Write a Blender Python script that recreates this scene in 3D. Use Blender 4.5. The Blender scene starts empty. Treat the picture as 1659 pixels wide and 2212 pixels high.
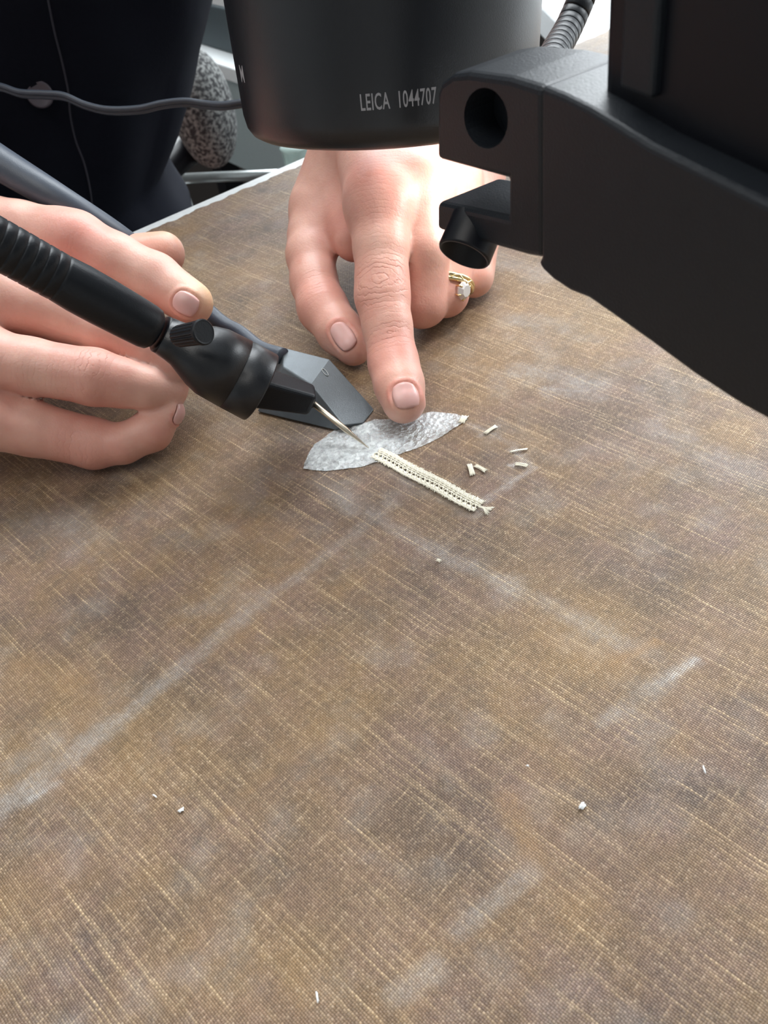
import bpy, math, random
import numpy as np
from mathutils import Vector, Matrix
random.seed(4); rng = np.random.default_rng(4)
S = bpy.context.scene
COL = S.collection
MM = 0.001

# ------------------------------------------------------------------ camera (hand-held phone, 16 cm above the table)
F = 1863.0; CX, CY = 829.5, 1106.0; H = 160.0
M3 = np.array([[0.97711907, 0.21269301, 0.0],
               [-0.15005561, 0.68936069, -0.70870668],
               [-0.15073695, 0.69249082, 0.70550325]])
def ray(x, y): return M3 @ np.array([x - CX, CY - y, -F])
def W(x, y, z):                      # point (mm) at height z on the sight line of a pixel
    d = ray(x, y); return np.array([0, 0, H]) + (z - H) / d[2] * d
def D(x, y, dep):                    # point (mm) at a given depth from the camera
    return np.array([0, 0, H]) + ray(x, y) * dep / F
cam_d = bpy.data.cameras.new('camera'); cam = bpy.data.objects.new('camera', cam_d); COL.objects.link(cam)
m = Matrix.Identity(4)
for i in range(3):
    for j in range(3): m[i][j] = M3[i, j]
m[2][3] = H * MM
cam.matrix_world = m
cam_d.sensor_fit = 'VERTICAL'; cam_d.lens = 4.12; cam_d.sensor_height = 4.12 * 2212 / F; cam_d.sensor_width = 4.12 * 1659 / F
cam_d.clip_start = 0.005; cam_d.clip_end = 30
cam_d.dof.use_dof = True; cam_d.dof.focus_distance = 0.218; cam_d.dof.aperture_fstop = 5.2
S.camera = cam
# ------------------------------------------------------------------ world, lights, exposure
S.view_settings.view_transform = 'Standard'; S.view_settings.look = 'None'
S.view_settings.gamma = 1; S.view_settings.use_curve_mapping = False
S.view_settings.exposure = 0.0
wd = bpy.data.worlds.new('room_ambient'); S.world = wd; wd.use_nodes = True
wd.node_tree.nodes['Background'].inputs[0].default_value = (0.80, 0.90, 1.0, 1)
wd.node_tree.nodes['Background'].inputs[1].default_value = 1.6
def area(name, loc, target, sx, sy, power, col):
    l = bpy.data.lights.new(name, 'AREA'); l.shape = 'RECTANGLE'; l.size = sx; l.size_y = sy; l.energy = power; l.color = col
    o = bpy.data.objects.new(name, l); COL.objects.link(o); o.location = loc
    o.rotation_euler = (Vector(target) - Vector(loc)).to_track_quat('-Z', 'Y').to_euler(); return o
area('window_daylight', (0.40, 1.94, 1.30), (0.05, 0.25, 0), 2.4, 2.2, 215, (0.92, 0.97, 1.0))
area('side_rim_fill', (2.54, 1.15, 0.95), (0.05, 0.25, 0), 1.3, 1.3, 60, (0.92, 0.97, 1.0))  # added fill from the right, gives the lens housing a rim light
area('front_fill', (-0.75, -0.35, 1.88), (0, 0.2, 0), 1.5, 0.9, 15, (1.0, 0.96, 0.90))  # added fill for surfaces facing the camera, not a real ceiling lamp

# ------------------------------------------------------------------ helpers
def tag(o, label=None, cat=None, group=None, kind=None):
    if label: o['label'] = label
    if cat: o['category'] = cat
    if group: o['group'] = group
    if kind: o['kind'] = kind
    return o
def empty(name, loc, label, cat, group=None):
    o = bpy.data.objects.new(name, None); COL.objects.link(o); o.location = Vector(loc) * MM; o.empty_display_size = 0.01
    return tag(o, label, cat, group)
def mesh_obj(name, verts, faces, mat, parent=None, smooth=True, uv=None):
    me = bpy.data.meshes.new(name)
    v = np.asarray(verts, float) * MM
    if parent is not None: v = v - np.array(parent_loc(parent))
    me.from_pydata(v.tolist(), [], faces if isinstance(faces, list) else faces.tolist()); me.update()
    if smooth: me.polygons.foreach_set('use_smooth', [True] * len(me.polygons))
    if mat: me.materials.append(mat)
    o = bpy.data.objects.new(name, me); COL.objects.link(o)
    if parent is not None: o.parent = parent
    return o
def parent_loc(p):
    s = np.zeros(3)
    while p is not None: s += np.array(p.location); p = p.parent
    return s
def bevel(o, w, seg=2, ang=40):
    b = o.modifiers.new('bevel', 'BEVEL'); b.width = w * MM; b.segments = seg; b.limit_method = 'ANGLE'; b.angle_limit = math.radians(ang)
    return o
def unit(v): v = np.asarray(v, float); return v / np.linalg.norm(v)
def frame(a):
    a = unit(a); r = np.array([0, 0, 1.0]) if abs(a[2]) < .9 else np.array([1.0, 0, 0])
    u = unit(np.cross(r, a)); return u, np.cross(a, u), a
def lathe(p0, p1, prof, n=48, closed=True, sharp=None):
    """prof = [(t mm along the axis from p0, radius)]"""
    u, v, a = frame(np.subtract(p1, p0)); p0 = np.asarray(p0, float)
    th = np.arange(n) * 2 * math.pi / n
    V = []; Fc = []
    for t, r in prof:
        V.append(p0 + a * t + r * (np.cos(th)[:, None] * u + np.sin(th)[:, None] * v))
    V = np.vstack(V)
    for k in range(len(prof) - 1):
        for i in range(n):
            j = (i + 1) % n
            Fc.append((k * n + i, k * n + j, (k + 1) * n + j, (k + 1) * n + i))
    if closed:
        Fc.append(tuple(range(n))[::-1]); Fc.append(tuple((len(prof) - 1) * n + i for i in range(n)))
    return V, Fc
def catmull(P, per=8):
    P = np.asarray(P, float); Q = np.vstack([2 * P[0] - P[1], P, 2 * P[-1] - P[-2]]); out = []
    for i in range(1, len(Q) - 2):
        for t in np.arange(per) / per:
            p0, p1, p2, p3 = Q[i - 1], Q[i], Q[i + 1], Q[i + 2]
            out.append(.5 * (2 * p1 + (p2 - p0) * t + (2 * p0 - 5 * p1 + 4 * p2 - p3) * t * t + (-p0 + 3 * p1 - 3 * p2 + p3) * t ** 3))
    out.append(P[-1]); return np.array(out)
def tube(P, R, n=12, flat=1.0):
    P = np.asarray(P, float); R = np.broadcast_to(R, len(P)); V = []; Fc = []
    u = None
    for i in range(len(P)):
        a = unit(P[min(i + 1, len(P) - 1)] - P[max(i - 1, 0)])
        if u is None: u = frame(a)[0]
        u = unit(u - a * (u @ a)); v = np.cross(a, u)
        for k in range(n):
            t = 2 * math.pi * k / n; V.append(P[i] + R[i] * (math.cos(t) * u + math.sin(t) * v * flat))
    for i in range(len(P) - 1):
        for k in range(n):
            j = (k + 1) % n; Fc.append((i * n + k, i * n + j, (i + 1) * n + j, (i + 1) * n + k))
    Fc.append(tuple(range(n))[::-1]); Fc.append(tuple((len(P) - 1) * n + k for k in range(n)))
    return V, Fc
def box(c, ax, ay, az):                    # centre and three half-axis vectors
    c = np.asarray(c, float); V = [c + sx * np.asarray(ax) + sy * np.asarray(ay) + sz * np.asarray(az) for sz in (-1, 1) for sy in (-1, 1) for sx in (-1, 1)]
    return V, [(0, 2, 3, 1), (4, 5, 7, 6), (0, 1, 5, 4), (2, 6, 7, 3), (0, 4, 6, 2), (1, 3, 7, 5)]
def boxab(x0, x1, y0, y1, z0, z1): return box(((x0 + x1) / 2, (y0 + y1) / 2, (z0 + z1) / 2), ((x1 - x0) / 2, 0, 0), (0, (y1 - y0) / 2, 0), (0, 0, (z1 - z0) / 2))
def prism(front, back):
    n = len(front); V = list(front) + list(back)
    Fc = [tuple(range(n)), tuple(range(n, 2 * n))[::-1]]
    for i in range(n): j = (i + 1) % n; Fc.append((i, i + n, j + n, j))
    return V, Fc
def fixn(o):
    import bmesh
    b = bmesh.new(); b.from_mesh(o.data); bmesh.ops.recalc_face_normals(b, faces=b.faces); b.to_mesh(o.data); b.free(); return o

# ------------------------------------------------------------------ materials
def mat(name, col, rough=.5, metal=0, spec=.5, nscale=400, namp=.12, bump=0.0, bscale=2000, **kw):
    m = bpy.data.materials.new(name); m.use_nodes = True; nt = m.node_tree; N = nt.nodes; L = nt.links
    b = N['Principled BSDF']; tc = N.new('ShaderNodeTexCoord')
    no = N.new('ShaderNodeTexNoise'); no.inputs['Scale'].default_value = nscale; no.inputs['Detail'].default_value = 4; L.new(tc.outputs['Object'], no.inputs['Vector'])
    mx = N.new('ShaderNodeMix'); mx.data_type = 'RGBA'
    mx.inputs['A'].default_value = (*[c * (1 - namp) for c in col], 1); mx.inputs['B'].default_value = (*[min(1, c * (1 + namp)) for c in col], 1)
    L.new(no.outputs['Fac'], mx.inputs['Factor']); L.new(mx.outputs['Result'], b.inputs['Base Color'])
    b.inputs['Roughness'].default_value = rough; b.inputs['Metallic'].default_value = metal; b.inputs['Specular IOR Level'].default_value = spec
    if bump:
        n2 = N.new('ShaderNodeTexNoise'); n2.inputs['Scale'].default_value = bscale; n2.inputs['Detail'].default_value = 3; L.new(tc.outputs['Object'], n2.inputs['Vector'])
        bp = N.new('ShaderNodeBump'); bp.inputs['Distance'].default_value = 0.0003; bp.inputs['Strength'].default_value = bump
        L.new(n2.outputs['Fac'], bp.inputs['Height']); L.new(bp.outputs['Normal'], b.inputs['Normal'])
    for k, v in kw.items(): b.inputs[k.replace('_', ' ')].default_value = v
    return m
M_blackplastic = mat('black_plastic', (.007, .009, .0125), .42, spec=.3, bump=.15)
M_body = mat('matt_black_paint', (.006, .0075, .011), .36, spec=.6, bump=.12, bscale=3000)
M_arm = mat('dark_grey_paint', (.009, .0115, .016), .45, spec=.35, bump=.25, bscale=2500)
M_armtop = M_arm
M_column = mat('black_gloss_paint', (.0025, .003, .006), .4, spec=.3)
M_blue = mat('slate_plastic', (.05, .062, .085), .42, bump=.2, bscale=3500)
M_hood = mat('grey_black_metal', (.13, .15, .165), .42, metal=.35, bump=.3, bscale=4000)
M_needle = mat('needle_steel', (.80, .72, .58), .30, metal=1, nscale=3000, bump=.1)
M_navy = mat('navy_cotton', (.005, .006, .011), .9, spec=.12, bump=.5, bscale=1500)
M_seam = mat('navy_seam_thread', (.03, .03, .042), .9)
M_button = mat('button_resin', (.07, .06, .075), .4)
M_gold = mat('gold', (.83, .66, .36), .22, metal=1)
M_thread = mat('cream_thread', (.93, .86, .72), .8, nscale=3000, namp=.12, bump=.5, bscale=9000)
M_white = mat('white_laminate', (.78, .82, .84), .45)
M_pale = mat('pale_grey_steel', (.35, .42, .43), .5)
M_darkgrey = mat('dark_grey_card', (.06, .08, .09), .7)
M_floor = mat('brown_black_floor', (.028, .024, .022), .35, nscale=6)
M_paper = mat('white_paper', (.85, .87, .88), .6)
M_chrome = mat('dull_chrome', (.45, .48, .48), .3, metal=.9)
M_letter = mat('grey_print', (.30, .30, .32), .6)
M_wall = mat('wall_paint', (.46, .47, .47), .8, nscale=20, namp=.04)
M_wallf = mat('dark_shelving_wall', (.16, .155, .15), .8, nscale=20)
M_lampface = bpy.data.materials.new('lamp_lens'); M_lampface.use_nodes = True
M_lampface.node_tree.nodes['Principled BSDF'].inputs['Emission Color'].default_value = (1, .97, .92, 1)
M_lampface.node_tree.nodes['Principled BSDF'].inputs['Emission Strength'].default_value = 6
def tweed():
    m = mat('grey_tweed', (.12, .12, .12), .95, nscale=330, namp=.9, bump=1.0, bscale=700); nt = m.node_tree
    mx = [n for n in nt.nodes if n.type == 'MIX'][0]; no = [n for n in nt.nodes if n.type == 'TEX_NOISE'][0]; r = nt.nodes.new('ShaderNodeMapRange')
    r.inputs['From Min'].default_value = .42; r.inputs['From Max'].default_value = .62; nt.links.new(no.outputs['Fac'], r.inputs['Value']); nt.links.new(r.outputs[0], mx.inputs['Factor'])
    mx.inputs['A'].default_value = (.02, .02, .022, 1); mx.inputs['B'].default_value = (.19, .195, .19, 1); return m
M_tweed = tweed()
M_stone = mat('clear_stone', (.95, .95, .93), .06, Transmission_Weight=.35, IOR=2.0)
M_glass = mat('frosted_glass', (.75, .9, .85), .25, Transmission_Weight=.5)

def skin_material():
    m = bpy.data.materials.new('skin'); m.use_nodes = True; nt = m.node_tree; N = nt.nodes; L = nt.links; b = N['Principled BSDF']
    tc = N.new('ShaderNodeTexCoord')
    def att(n): a = N.new('ShaderNodeAttribute'); a.attribute_name = n; return a.outputs['Fac']
    def mix(f, a, c):
        x = N.new('ShaderNodeMix'); x.data_type = 'RGBA'; L.new(f, x.inputs['Factor'])
        for s, k in ((a, 'A'), (c, 'B')):
            if isinstance(s, tuple): x.inputs[k].default_value = (*s, 1)
            else: L.new(s, x.inputs[k])
        return x.outputs['Result']
    def noise(sc, det=4):
        n = N.new('ShaderNodeTexNoise'); n.inputs['Scale'].default_value = sc; n.inputs['Detail'].default_value = det; L.new(tc.outputs['Object'], n.inputs['Vector']); return n.outputs['Fac']
    def math_(op, a, c=None, clamp=False):
        x = N.new('ShaderNodeMath'); x.operation = op; x.use_clamp = clamp
        for i, s in enumerate((a, c)):
            if s is None: continue
            if isinstance(s, (int, float)): x.inputs[i].default_value = s
            else: L.new(s, x.inputs[i])
        return x.outputs[0]
    base = mix(math_('MULTIPLY', math_('SUBTRACT', noise(90), .35), 2.2, True), (.63, .34, .27), (.77, .49, .40))
    red = mix(math_('ADD', math_('MULTIPLY', att('red'), .75, True), 0.0), base, (.66, .235, .19))
    yel = mix(math_('MULTIPLY', att('pad'), .7, True), red, (.80, .55, .33))
    L.new(yel, b.inputs['Base Color'])
    b.inputs['Subsurface Weight'].default_value = .35; b.inputs['Subsurface Radius'].default_value = (1, .38, .2); b.inputs['Subsurface Scale'].default_value = .0028
    b.inputs['Roughness'].default_value = .46; b.inputs['Specular IOR Level'].default_value = .45
    # creases at the finger joints, fine skin relief
    wob = math_('MULTIPLY', noise(420, 3), 5.0)
    wv = math_('SINE', math_('ADD', math_('MULTIPLY', att('wc'), 2.1), math_('MULTIPLY', wob, 1.15)))
    cre = math_('POWER', math_('SUBTRACT', 1.0, math_('ABSOLUTE', wv)), 2.2)
    cre = math_('MULTIPLY', math_('MULTIPLY', cre, att('wr')), math_('MULTIPLY', math_('SUBTRACT', noise(260, 2), .25, True), 2.6))
    yel2 = mix(math_('MULTIPLY', cre, .32, True), yel, (.45, .13, .10)); L.new(yel2, b.inputs['Base Color'])
    vo = N.new('ShaderNodeTexVoronoi'); vo.inputs['Scale'].default_value = 1500; L.new(tc.outputs['Object'], vo.inputs['Vector'])
    h = math_('SUBTRACT', math_('MULTIPLY', vo.outputs['Distance'], .13), math_('MULTIPLY', cre, 1.1))
    h = math_('ADD', h, math_('MULTIPLY', noise(300, 3), .5))
    bp = N.new('ShaderNodeBump'); bp.inputs['Distance'].default_value = .00045; bp.inputs['Strength'].default_value = .55
    L.new(h, bp.inputs['Height']); L.new(bp.outputs['Normal'], b.inputs['Normal'])
    return m
M_skin = skin_material()
M_nail = mat('fingernail', (.70, .40, .37), .33, spec=.5, nscale=250, namp=.1, Subsurface_Weight=.2, Subsurface_Scale=.002)

def canvas_material():
    m = bpy.data.materials.new('bare_linen_canvas'); m.use_nodes = True; nt = m.node_tree; N = nt.nodes; L = nt.links; b = N['Principled BSDF']
    tc = N.new('ShaderNodeTexCoord')
    mp = N.new('ShaderNodeMapping'); mp.vector_type = 'TEXTURE'; mp.inputs['Rotation'].default_value = (0, 0, math.radians(38.0))
    L.new(tc.outputs['Object'], mp.inputs['Vector'])
    def mt(op, a, c=None, d=None, clamp=False):
        x = N.new('ShaderNodeMath'); x.operation = op; x.use_clamp = clamp
        for i, s in enumerate((a, c, d)):
            if s is None: continue
            if isinstance(s, (int, float)): x.inputs[i].default_value = s
            else: L.new(s, x.inputs[i])
        return x.outputs[0]
    def comb(x, y, z=0.0):
        c = N.new('ShaderNodeCombineXYZ')
        for i, s in enumerate((x, y, z)):
            if isinstance(s, (int, float)): c.inputs[i].default_value = s
            else: L.new(s, c.inputs[i])
        return c.outputs[0]
    def noise(vec, sc, det=3, rough=.5, dim='3D'):
        n = N.new('ShaderNodeTexNoise'); n.inputs['Scale'].default_value = sc; n.inputs['Detail'].default_value = det; n.inputs['Roughness'].default_value = rough
        L.new(vec, n.inputs['Vector']); return n.outputs['Fac']
    def ramp(f, lo, hi):
        r = N.new('ShaderNodeMapRange'); r.inputs['From Min'].default_value = lo; r.inputs['From Max'].default_value = hi; L.new(f, r.inputs['Value']); return r.outputs[0]
    def mix(f, a, c, mode='MIX'):
        x = N.new('ShaderNodeMix'); x.data_type = 'RGBA'; x.blend_type = mode
        if isinstance(f, (int, float)): x.inputs['Factor'].default_value = f
        else: L.new(f, x.inputs['Factor'])
        for s, k in ((a, 'A'), (c, 'B')):
            if isinstance(s, tuple): x.inputs[k].default_value = (*s, 1)
            else: L.new(s, x.inputs[k])
        return x.outputs['Result']
    def att(n): a = N.new('ShaderNodeAttribute'); a.attribute_name = n; return a.outputs['Fac']
    sp = N.new('ShaderNodeSeparateXYZ'); L.new(mp.outputs[0], sp.inputs[0])
    # slight waviness of the threads
    wob = mt('ADD', mt('MULTIPLY', mt('SUBTRACT', noise(mp.outputs[0], 60, 2), .5), .0010), mt('MULTIPLY', mt('SUBTRACT', noise(mp.outputs[0], 520, 2), .5), .00032))
    off2 = N.new('ShaderNodeVectorMath'); off2.operation = 'ADD'; off2.inputs[1].default_value = (.7, .3, .1); L.new(mp.outputs[0], off2.inputs[0])
    wob2 = mt('ADD', mt('MULTIPLY', mt('SUBTRACT', noise(off2.outputs[0], 60, 2), .5), .0010), mt('MULTIPLY', mt('SUBTRACT', noise(off2.outputs[0], 520, 2), .5), .00032))
    K = 1 / .00047
    x = mt('MULTIPLY', mt('ADD', sp.outputs[0], wob), K); y = mt('MULTIPLY', mt('ADD', sp.outputs[1], wob2), K)
    ix = mt('FLOOR', x); iy = mt('FLOOR', y)
    fx = mt('SUBTRACT', mt('FRACT', x), .5); fy = mt('SUBTRACT', mt('FRACT', y), .5)
    # plain weave: threads along y (indexed ix) go over where ix+iy is even
    par = mt('MULTIPLY', mt('FRACT', mt('MULTIPLY', mt('ADD', ix, iy), .5)), 2.0)      # 0 / 1
    hx = mt('MULTIPLY', mt('COSINE', mt('MULTIPLY', fx, math.pi)), mt('COSINE', mt('MULTIPLY', fy, math.pi * .9)))
    wx = mt('COSINE', mt('MULTIPLY', fx, math.pi)); wy = mt('COSINE', mt('MULTIPLY', fy, math.pi))
    up_a = mt('MULTIPLY', wx, mt('ADD', mt('MULTIPLY', wy, .5), .5)); up_b = mt('MULTIPLY', wy, mt('ADD', mt('MULTIPLY', wx, .5), .5))
    hgt = mt('ADD', mt('MULTIPLY', up_a, mt('SUBTRACT', 1.0, par)), mt('MULTIPLY', up_b, par))
    # per-thread brightness that runs in streaks along each thread
    sA = noise(comb(mt('MULTIPLY', ix, 3.17), mt('MULTIPLY', sp.outputs[1], 38.0), 1.3), 1.0, 2, .6)
    sA2 = noise(comb(mt('MULTIPLY', ix, .37), mt('MULTIPLY', sp.outputs[1], 22.0), 7.3), 1.0, 2, .6)
    sB = noise(comb(mt('MULTIPLY', iy, 2.71), mt('MULTIPLY', sp.outputs[0], 55.0), 4.1), 1.0, 2, .6)
    bead = noise(comb(mt('ADD', ix, 0.0), mt('ADD', iy, 0.0), .5), .83, 1)
    cloud = noise(mp.outputs[0], 24, 5, .62); cloud2 = noise(mp.outputs[0], 60, 5, .6); cloud3 = noise(mp.outputs[0], 11, 3, .5)
    base = mix(ramp(cloud, .40, .60), (.155, .103, .073), (.285, .176, .090))
    base = mix(ramp(cloud2, .42, .68), base, (.24, .152, .115))
    base = mix(mt('MULTIPLY', ramp(cloud3, .45, .68), .55), base, (.34, .218, .095))
    sC = noise(comb(mt('MULTIPLY', ix, 5.3), mt('MULTIPLY', sp.outputs[1], 150.0), 9.1), 1.0, 2, .6)
    sD = noise(comb(mt('MULTIPLY', iy, 6.1), mt('MULTIPLY', sp.outputs[0], 150.0), 3.7), 1.0, 2, .6)
    gold = mt('MULTIPLY', ramp(sA, .50, .76), ramp(sA2, .34, .60)); gold = mt('MULTIPLY', gold, mt('ADD', mt('MULTIPLY', sC, 1.3), .25))
    gold = mt('MULTIPLY', gold, mt('SUBTRACT', 1.2, mt('MULTIPLY', par, .75)))
    col = mix(mt('MULTIPLY', gold, .85, None, True), base, (.66, .48, .28))
    goldb = mt('MULTIPLY', ramp(sB, .54, .76), mt('ADD', mt('MULTIPLY', par, .8), .15)); goldb = mt('MULTIPLY', goldb, mt('ADD', mt('MULTIPLY', sD, 1.2), .25))
    col = mix(mt('MULTIPLY', goldb, .6, None, True), col, (.60, .44, .27))
    thr = mt('ADD', mt('MULTIPLY', mt('ADD', ramp(sC, .3, .7), ramp(sD, .3, .7)), .19), .79)
    thr = mt('MULTIPLY', thr, mt('ADD', mt('MULTIPLY', ramp(bead, .3, .7), .36), .82))
    col = mix(1.0, col, comb(thr, thr, thr), 'MULTIPLY')
    col = mix(mt('MULTIPLY', ramp(bead, .58, .8), .4), col, (.60, .47, .33))
    # stains and painted far right sheen, kept as data on the cloth
    grain = ramp(noise(mp.outputs[0], 900, 3, .6), .3, .7)
    col = mix(mt('MULTIPLY', att('haze'), mt('ADD', mt('MULTIPLY', grain, .7), .45), None, True), col, (.50, .47, .435))
    col = mix(mt('MULTIPLY', att('ochre'), mt('ADD', mt('MULTIPLY', grain, .6), .4), None, True), col, (.46, .27, .12))
    col = mix(mt('MULTIPLY', att('dark'), mt('ADD', mt('MULTIPLY', grain, .6), .4), None, True), col, (.085, .07, .055))
    col = mix(mt('MULTIPLY', att('chalk'), mt('MULTIPLY', hgt, mt('ADD', mt('MULTIPLY', grain, .9), .35)), None, True), col, (.78, .78, .78))
    dim = mt('ADD', mt('MULTIPLY', hgt, .55), .56)
    col = mix(1.0, col, comb(dim, dim, dim), 'MULTIPLY')
    L.new(col, b.inputs['Base Color'])
    b.inputs['Roughness'].default_value = .50; b.inputs['Specular IOR Level'].default_value = .42
    bp = N.new('ShaderNodeBump'); bp.inputs['Distance'].default_value = .00016; bp.inputs['Strength'].default_value = .75
    L.new(mt('ADD', hgt, mt('MULTIPLY', mt('ADD', sA, sB), .5)), bp.inputs['Height']); L.new(bp.outputs['Normal'], b.inputs['Normal'])
    return m
M_canvas = canvas_material()

# ------------------------------------------------------------------ the room
FZ = -760.0
def struct(name, vf, m, **k): o = mesh_obj(name, vf[0], vf[1], m, smooth=False); o['kind'] = 'structure'; return o
struct('floor', boxab(-2600, 2600, -1800, 3000, FZ - 40, FZ), M_floor)
wb = struct('wall_back', boxab(-2600, 2600, 2000, 2080, FZ, 100), M_floor)
struct('wall_back_right', boxab(2100, 2600, 2000, 2080, 100, 2600), M_wall)
struct('wall_back_left', boxab(-2600, -500, 2000, 2080, 100, 2600), M_wall)
struct('wall_left', boxab(-2680, -2600, -1800, 2080, FZ, 2600), M_wall); struct('wall_right', boxab(2600, 2680, -1800, 450, FZ, 2600), M_wall)
struct('wall_right_back', boxab(2600, 2680, 1850, 2080, FZ, 2600), M_wall); struct('wall_right_sill', boxab(2600, 2680, 450, 1850, FZ, 250), M_wall); struct('wall_right_head', boxab(2600, 2680, 450, 1850, 1650, 2600), M_wall)
win2 = struct('added_side_window', boxab(2605, 2675, 450, 1850, 250, 290), M_white)  # unseen window, added to go with the rim fill from the right
for a_, b_ in ((450, 490), (1130, 1170), (1810, 1850)): mesh_obj('window_frame', *boxab(2605, 2675, a_, b_, 290, 1650), M_white, win2, smooth=False)

struct('wall_front', boxab(-2680, 2680, -1880, -1800, FZ, 2600), M_wallf); struct('ceiling', boxab(-2680, 2680, -1880, 2080, 2600, 2660), M_wall)
struct('wall_back_head', boxab(-500, 2100, 2000, 2080, 2500, 2600), M_wall)
win = struct('window_1', boxab(-500, 2100, 2005, 2075, 100, 150), M_white)
for i, (a, b_) in enumerate(((-500, -450), (775, 825), (2050, 2100))):
    o = mesh_obj('window_frame', *boxab(a, b_, 2005, 2075, 150, 2500), M_white, win, smooth=False)
for a, b_ in ((-450, 775), (825, 2050)):
    mg = M_glass; o = mesh_obj('pane', *boxab(a, b_, 2036, 2042, 150, 2500), None, win, smooth=False)
    gm = bpy.data.materials.get('clear_pane')
    if gm is None:
        gm = bpy.data.materials.new('clear_pane'); gm.use_nodes = True
        nt = gm.node_tree; nt.nodes.remove(nt.nodes['Principled BSDF']); t = nt.nodes.new('ShaderNodeBsdfTransparent'); g = nt.nodes.new('ShaderNodeBsdfGlossy'); g.inputs['Roughness'].default_value = .02
        fr = nt.nodes.new('ShaderNodeFresnel'); mxs = nt.nodes.new('ShaderNodeMixShader'); nt.links.new(fr.outputs[0], mxs.inputs[0]); nt.links.new(t.outputs[0], mxs.inputs[1]); nt.links.new(g.outputs[0], mxs.inputs[2]); nt.links.new(mxs.outputs[0], nt.nodes['Material Output'].inputs[0])
    o.data.materials.append(gm)

# ------------------------------------------------------------------ table and canvas
E0 = W(270, 520, 0); E1 = W(660, 350, 0); ed = unit((E1 - E0) * [1, 1, 0]); en = np.array([ed[1], -ed[0], 0])   # en points to the camera side
def edge_pt(s, t, z=0): return E0 + ed * s + en * t + np.array([0, 0, z])
tb = empty('work_table', edge_pt(100, 250, FZ), 'white topped work table under the brown canvas', 'table')
def eb(s0, s1, t0, t1, z0, z1): return box(edge_pt((s0 + s1) / 2, (t0 + t1) / 2, (z0 + z1) / 2), ed * (s1 - s0) / 2, en * (t1 - t0) / 2, (0, 0, (z1 - z0) / 2))
o = bevel(mesh_obj('table_top', *eb(-420, 560, -10.5, 620, -26, -2.2), M_white, tb, smooth=False), 1.2)
for s in (-390, 530):
    for t in (150, 590):
        mesh_obj('leg', *eb(s - 18, s + 18, t - 18, t + 18, FZ, -26), M_chrome, tb, smooth=False)
# canvas sheet as a dense grid
ss = np.arange(-330, 345, 1.25); tt = np.arange(0, 420, 1.25)
SS, TT = np.meshgrid(ss, tt, indexing='ij'); fray = .5 * np.sin(SS * .31) + .35 * np.sin(SS * .83 + 1) + .5 * rng.random(SS.shape)
TT2 = TT + np.where(TT == 0, fray, 0)
P = E0 + SS[..., None] * ed + TT2[..., None] * en
X, Y = P[..., 0], P[..., 1]
Z = .12 * np.sin(X * .05 + 1.3) * np.sin(Y * .045) - .12
def seg_d(px0, px1, wob=0):
    a, b = W(*px0, 0)[:2], W(*px1, 0)[:2]; ab = b - a
    t = np.clip(((X - a[0]) * ab[0] + (Y - a[1]) * ab[1]) / (ab @ ab), 0, 1)
    return np.hypot(X - a[0] - t * ab[0], Y - a[1] - t * ab[1]), t
def vnoise(sc, seed):
    r = np.random.default_rng(seed); out = np.zeros_like(X); amp = 1; tot = 0
    for o_ in range(4):
        g = r.random((256, 256)); u = (X * sc * 2 ** o_) % 255; v = (Y * sc * 2 ** o_) % 255
        i, j = u.astype(int), v.astype(int); fu, fv = u - i, v - j; fu = fu * fu * (3 - 2 * fu); fv = fv * fv * (3 - 2 * fv)
        i1, j1 = (i + 1) % 256, (j + 1) % 256
        out += amp * (g[i, j] * (1 - fu) * (1 - fv) + g[i1, j] * fu * (1 - fv) + g[i, j1] * (1 - fu) * fv + g[i1, j1] * fu * fv); tot += amp; amp *= .55
    return out / tot
haze = np.zeros_like(X); ochre = haze.copy(); dark = haze.copy(); chalk = haze.copy()
n1 = vnoise(.12, 1); n2 = vnoise(.35, 2); n3 = vnoise(.05, 3)
def stroke(arr, p0, p1, w, amp, soft=.5, brk=.5, seed=0):
    global haze
    d, t = seg_d(p0, p1); nn = vnoise(.3, 50 + seed)
    d = d + (nn - .5) * w * .9
    k = np.clip((w - d) / (w * soft), 0, 1); k = k * k * (3 - 2 * k)
    arr[...] = np.maximum(arr, amp * k * (1 - brk + brk * np.clip((vnoise(.22, 90 + seed) - .3) * 2.5, 0, 1)))
# old stretcher marks and bloom (grey), pale sheen painted at far right, worn ochre, chalky rubs
stroke(haze, (-20, 1760), (250, 1560), 4.2, .75, .7, .5, 1); stroke(haze, (250, 1560), (540, 1320), 3.2, .6, .8, .5, 2)
stroke(haze, (540, 1320), (850, 1090), 2.8, .42, .9, .5, 3); stroke(haze, (800, 1110), (960, 1200), 3.0, .6, .8, .5, 4)
stroke(haze, (960, 1200), (1420, 1420), 3.6, .5, .9, .6, 5); stroke(haze, (1300, 1560), (1500, 1420), 2.8, .55, .9, .6, 6)
stroke(haze, (1130, 800), (1290, 830), 7.5, .75, .9, .5, 7); stroke(haze, (1180, 840), (1290, 855), 4.0, .6, .8, .5, 8)
stroke(haze, (1120, 690), (1220, 700), 6.0, .5, .9, .5, 9); stroke(haze, (1400, 920), (1659, 1040), 7, .45, .9, .6, 10)
stroke(haze, (1080, 560), (1180, 590), 9, .5, .9, .3, 11); stroke(haze, (20, 1660), (120, 1610), 5, .5, .9, .5, 12)
stroke(haze, (860, 2150), (940, 2090), 3.4, .65, .7, .4, 13); stroke(haze, (990, 2010), (1150, 1880), 2.8, .6, .8, .4, 14)
stroke(haze, (240, 980), (330, 1010), 6, .3, .9, .5, 15); stroke(haze, (0, 1150), (160, 1120), 10, .3, .9, .5, 16)
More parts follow.
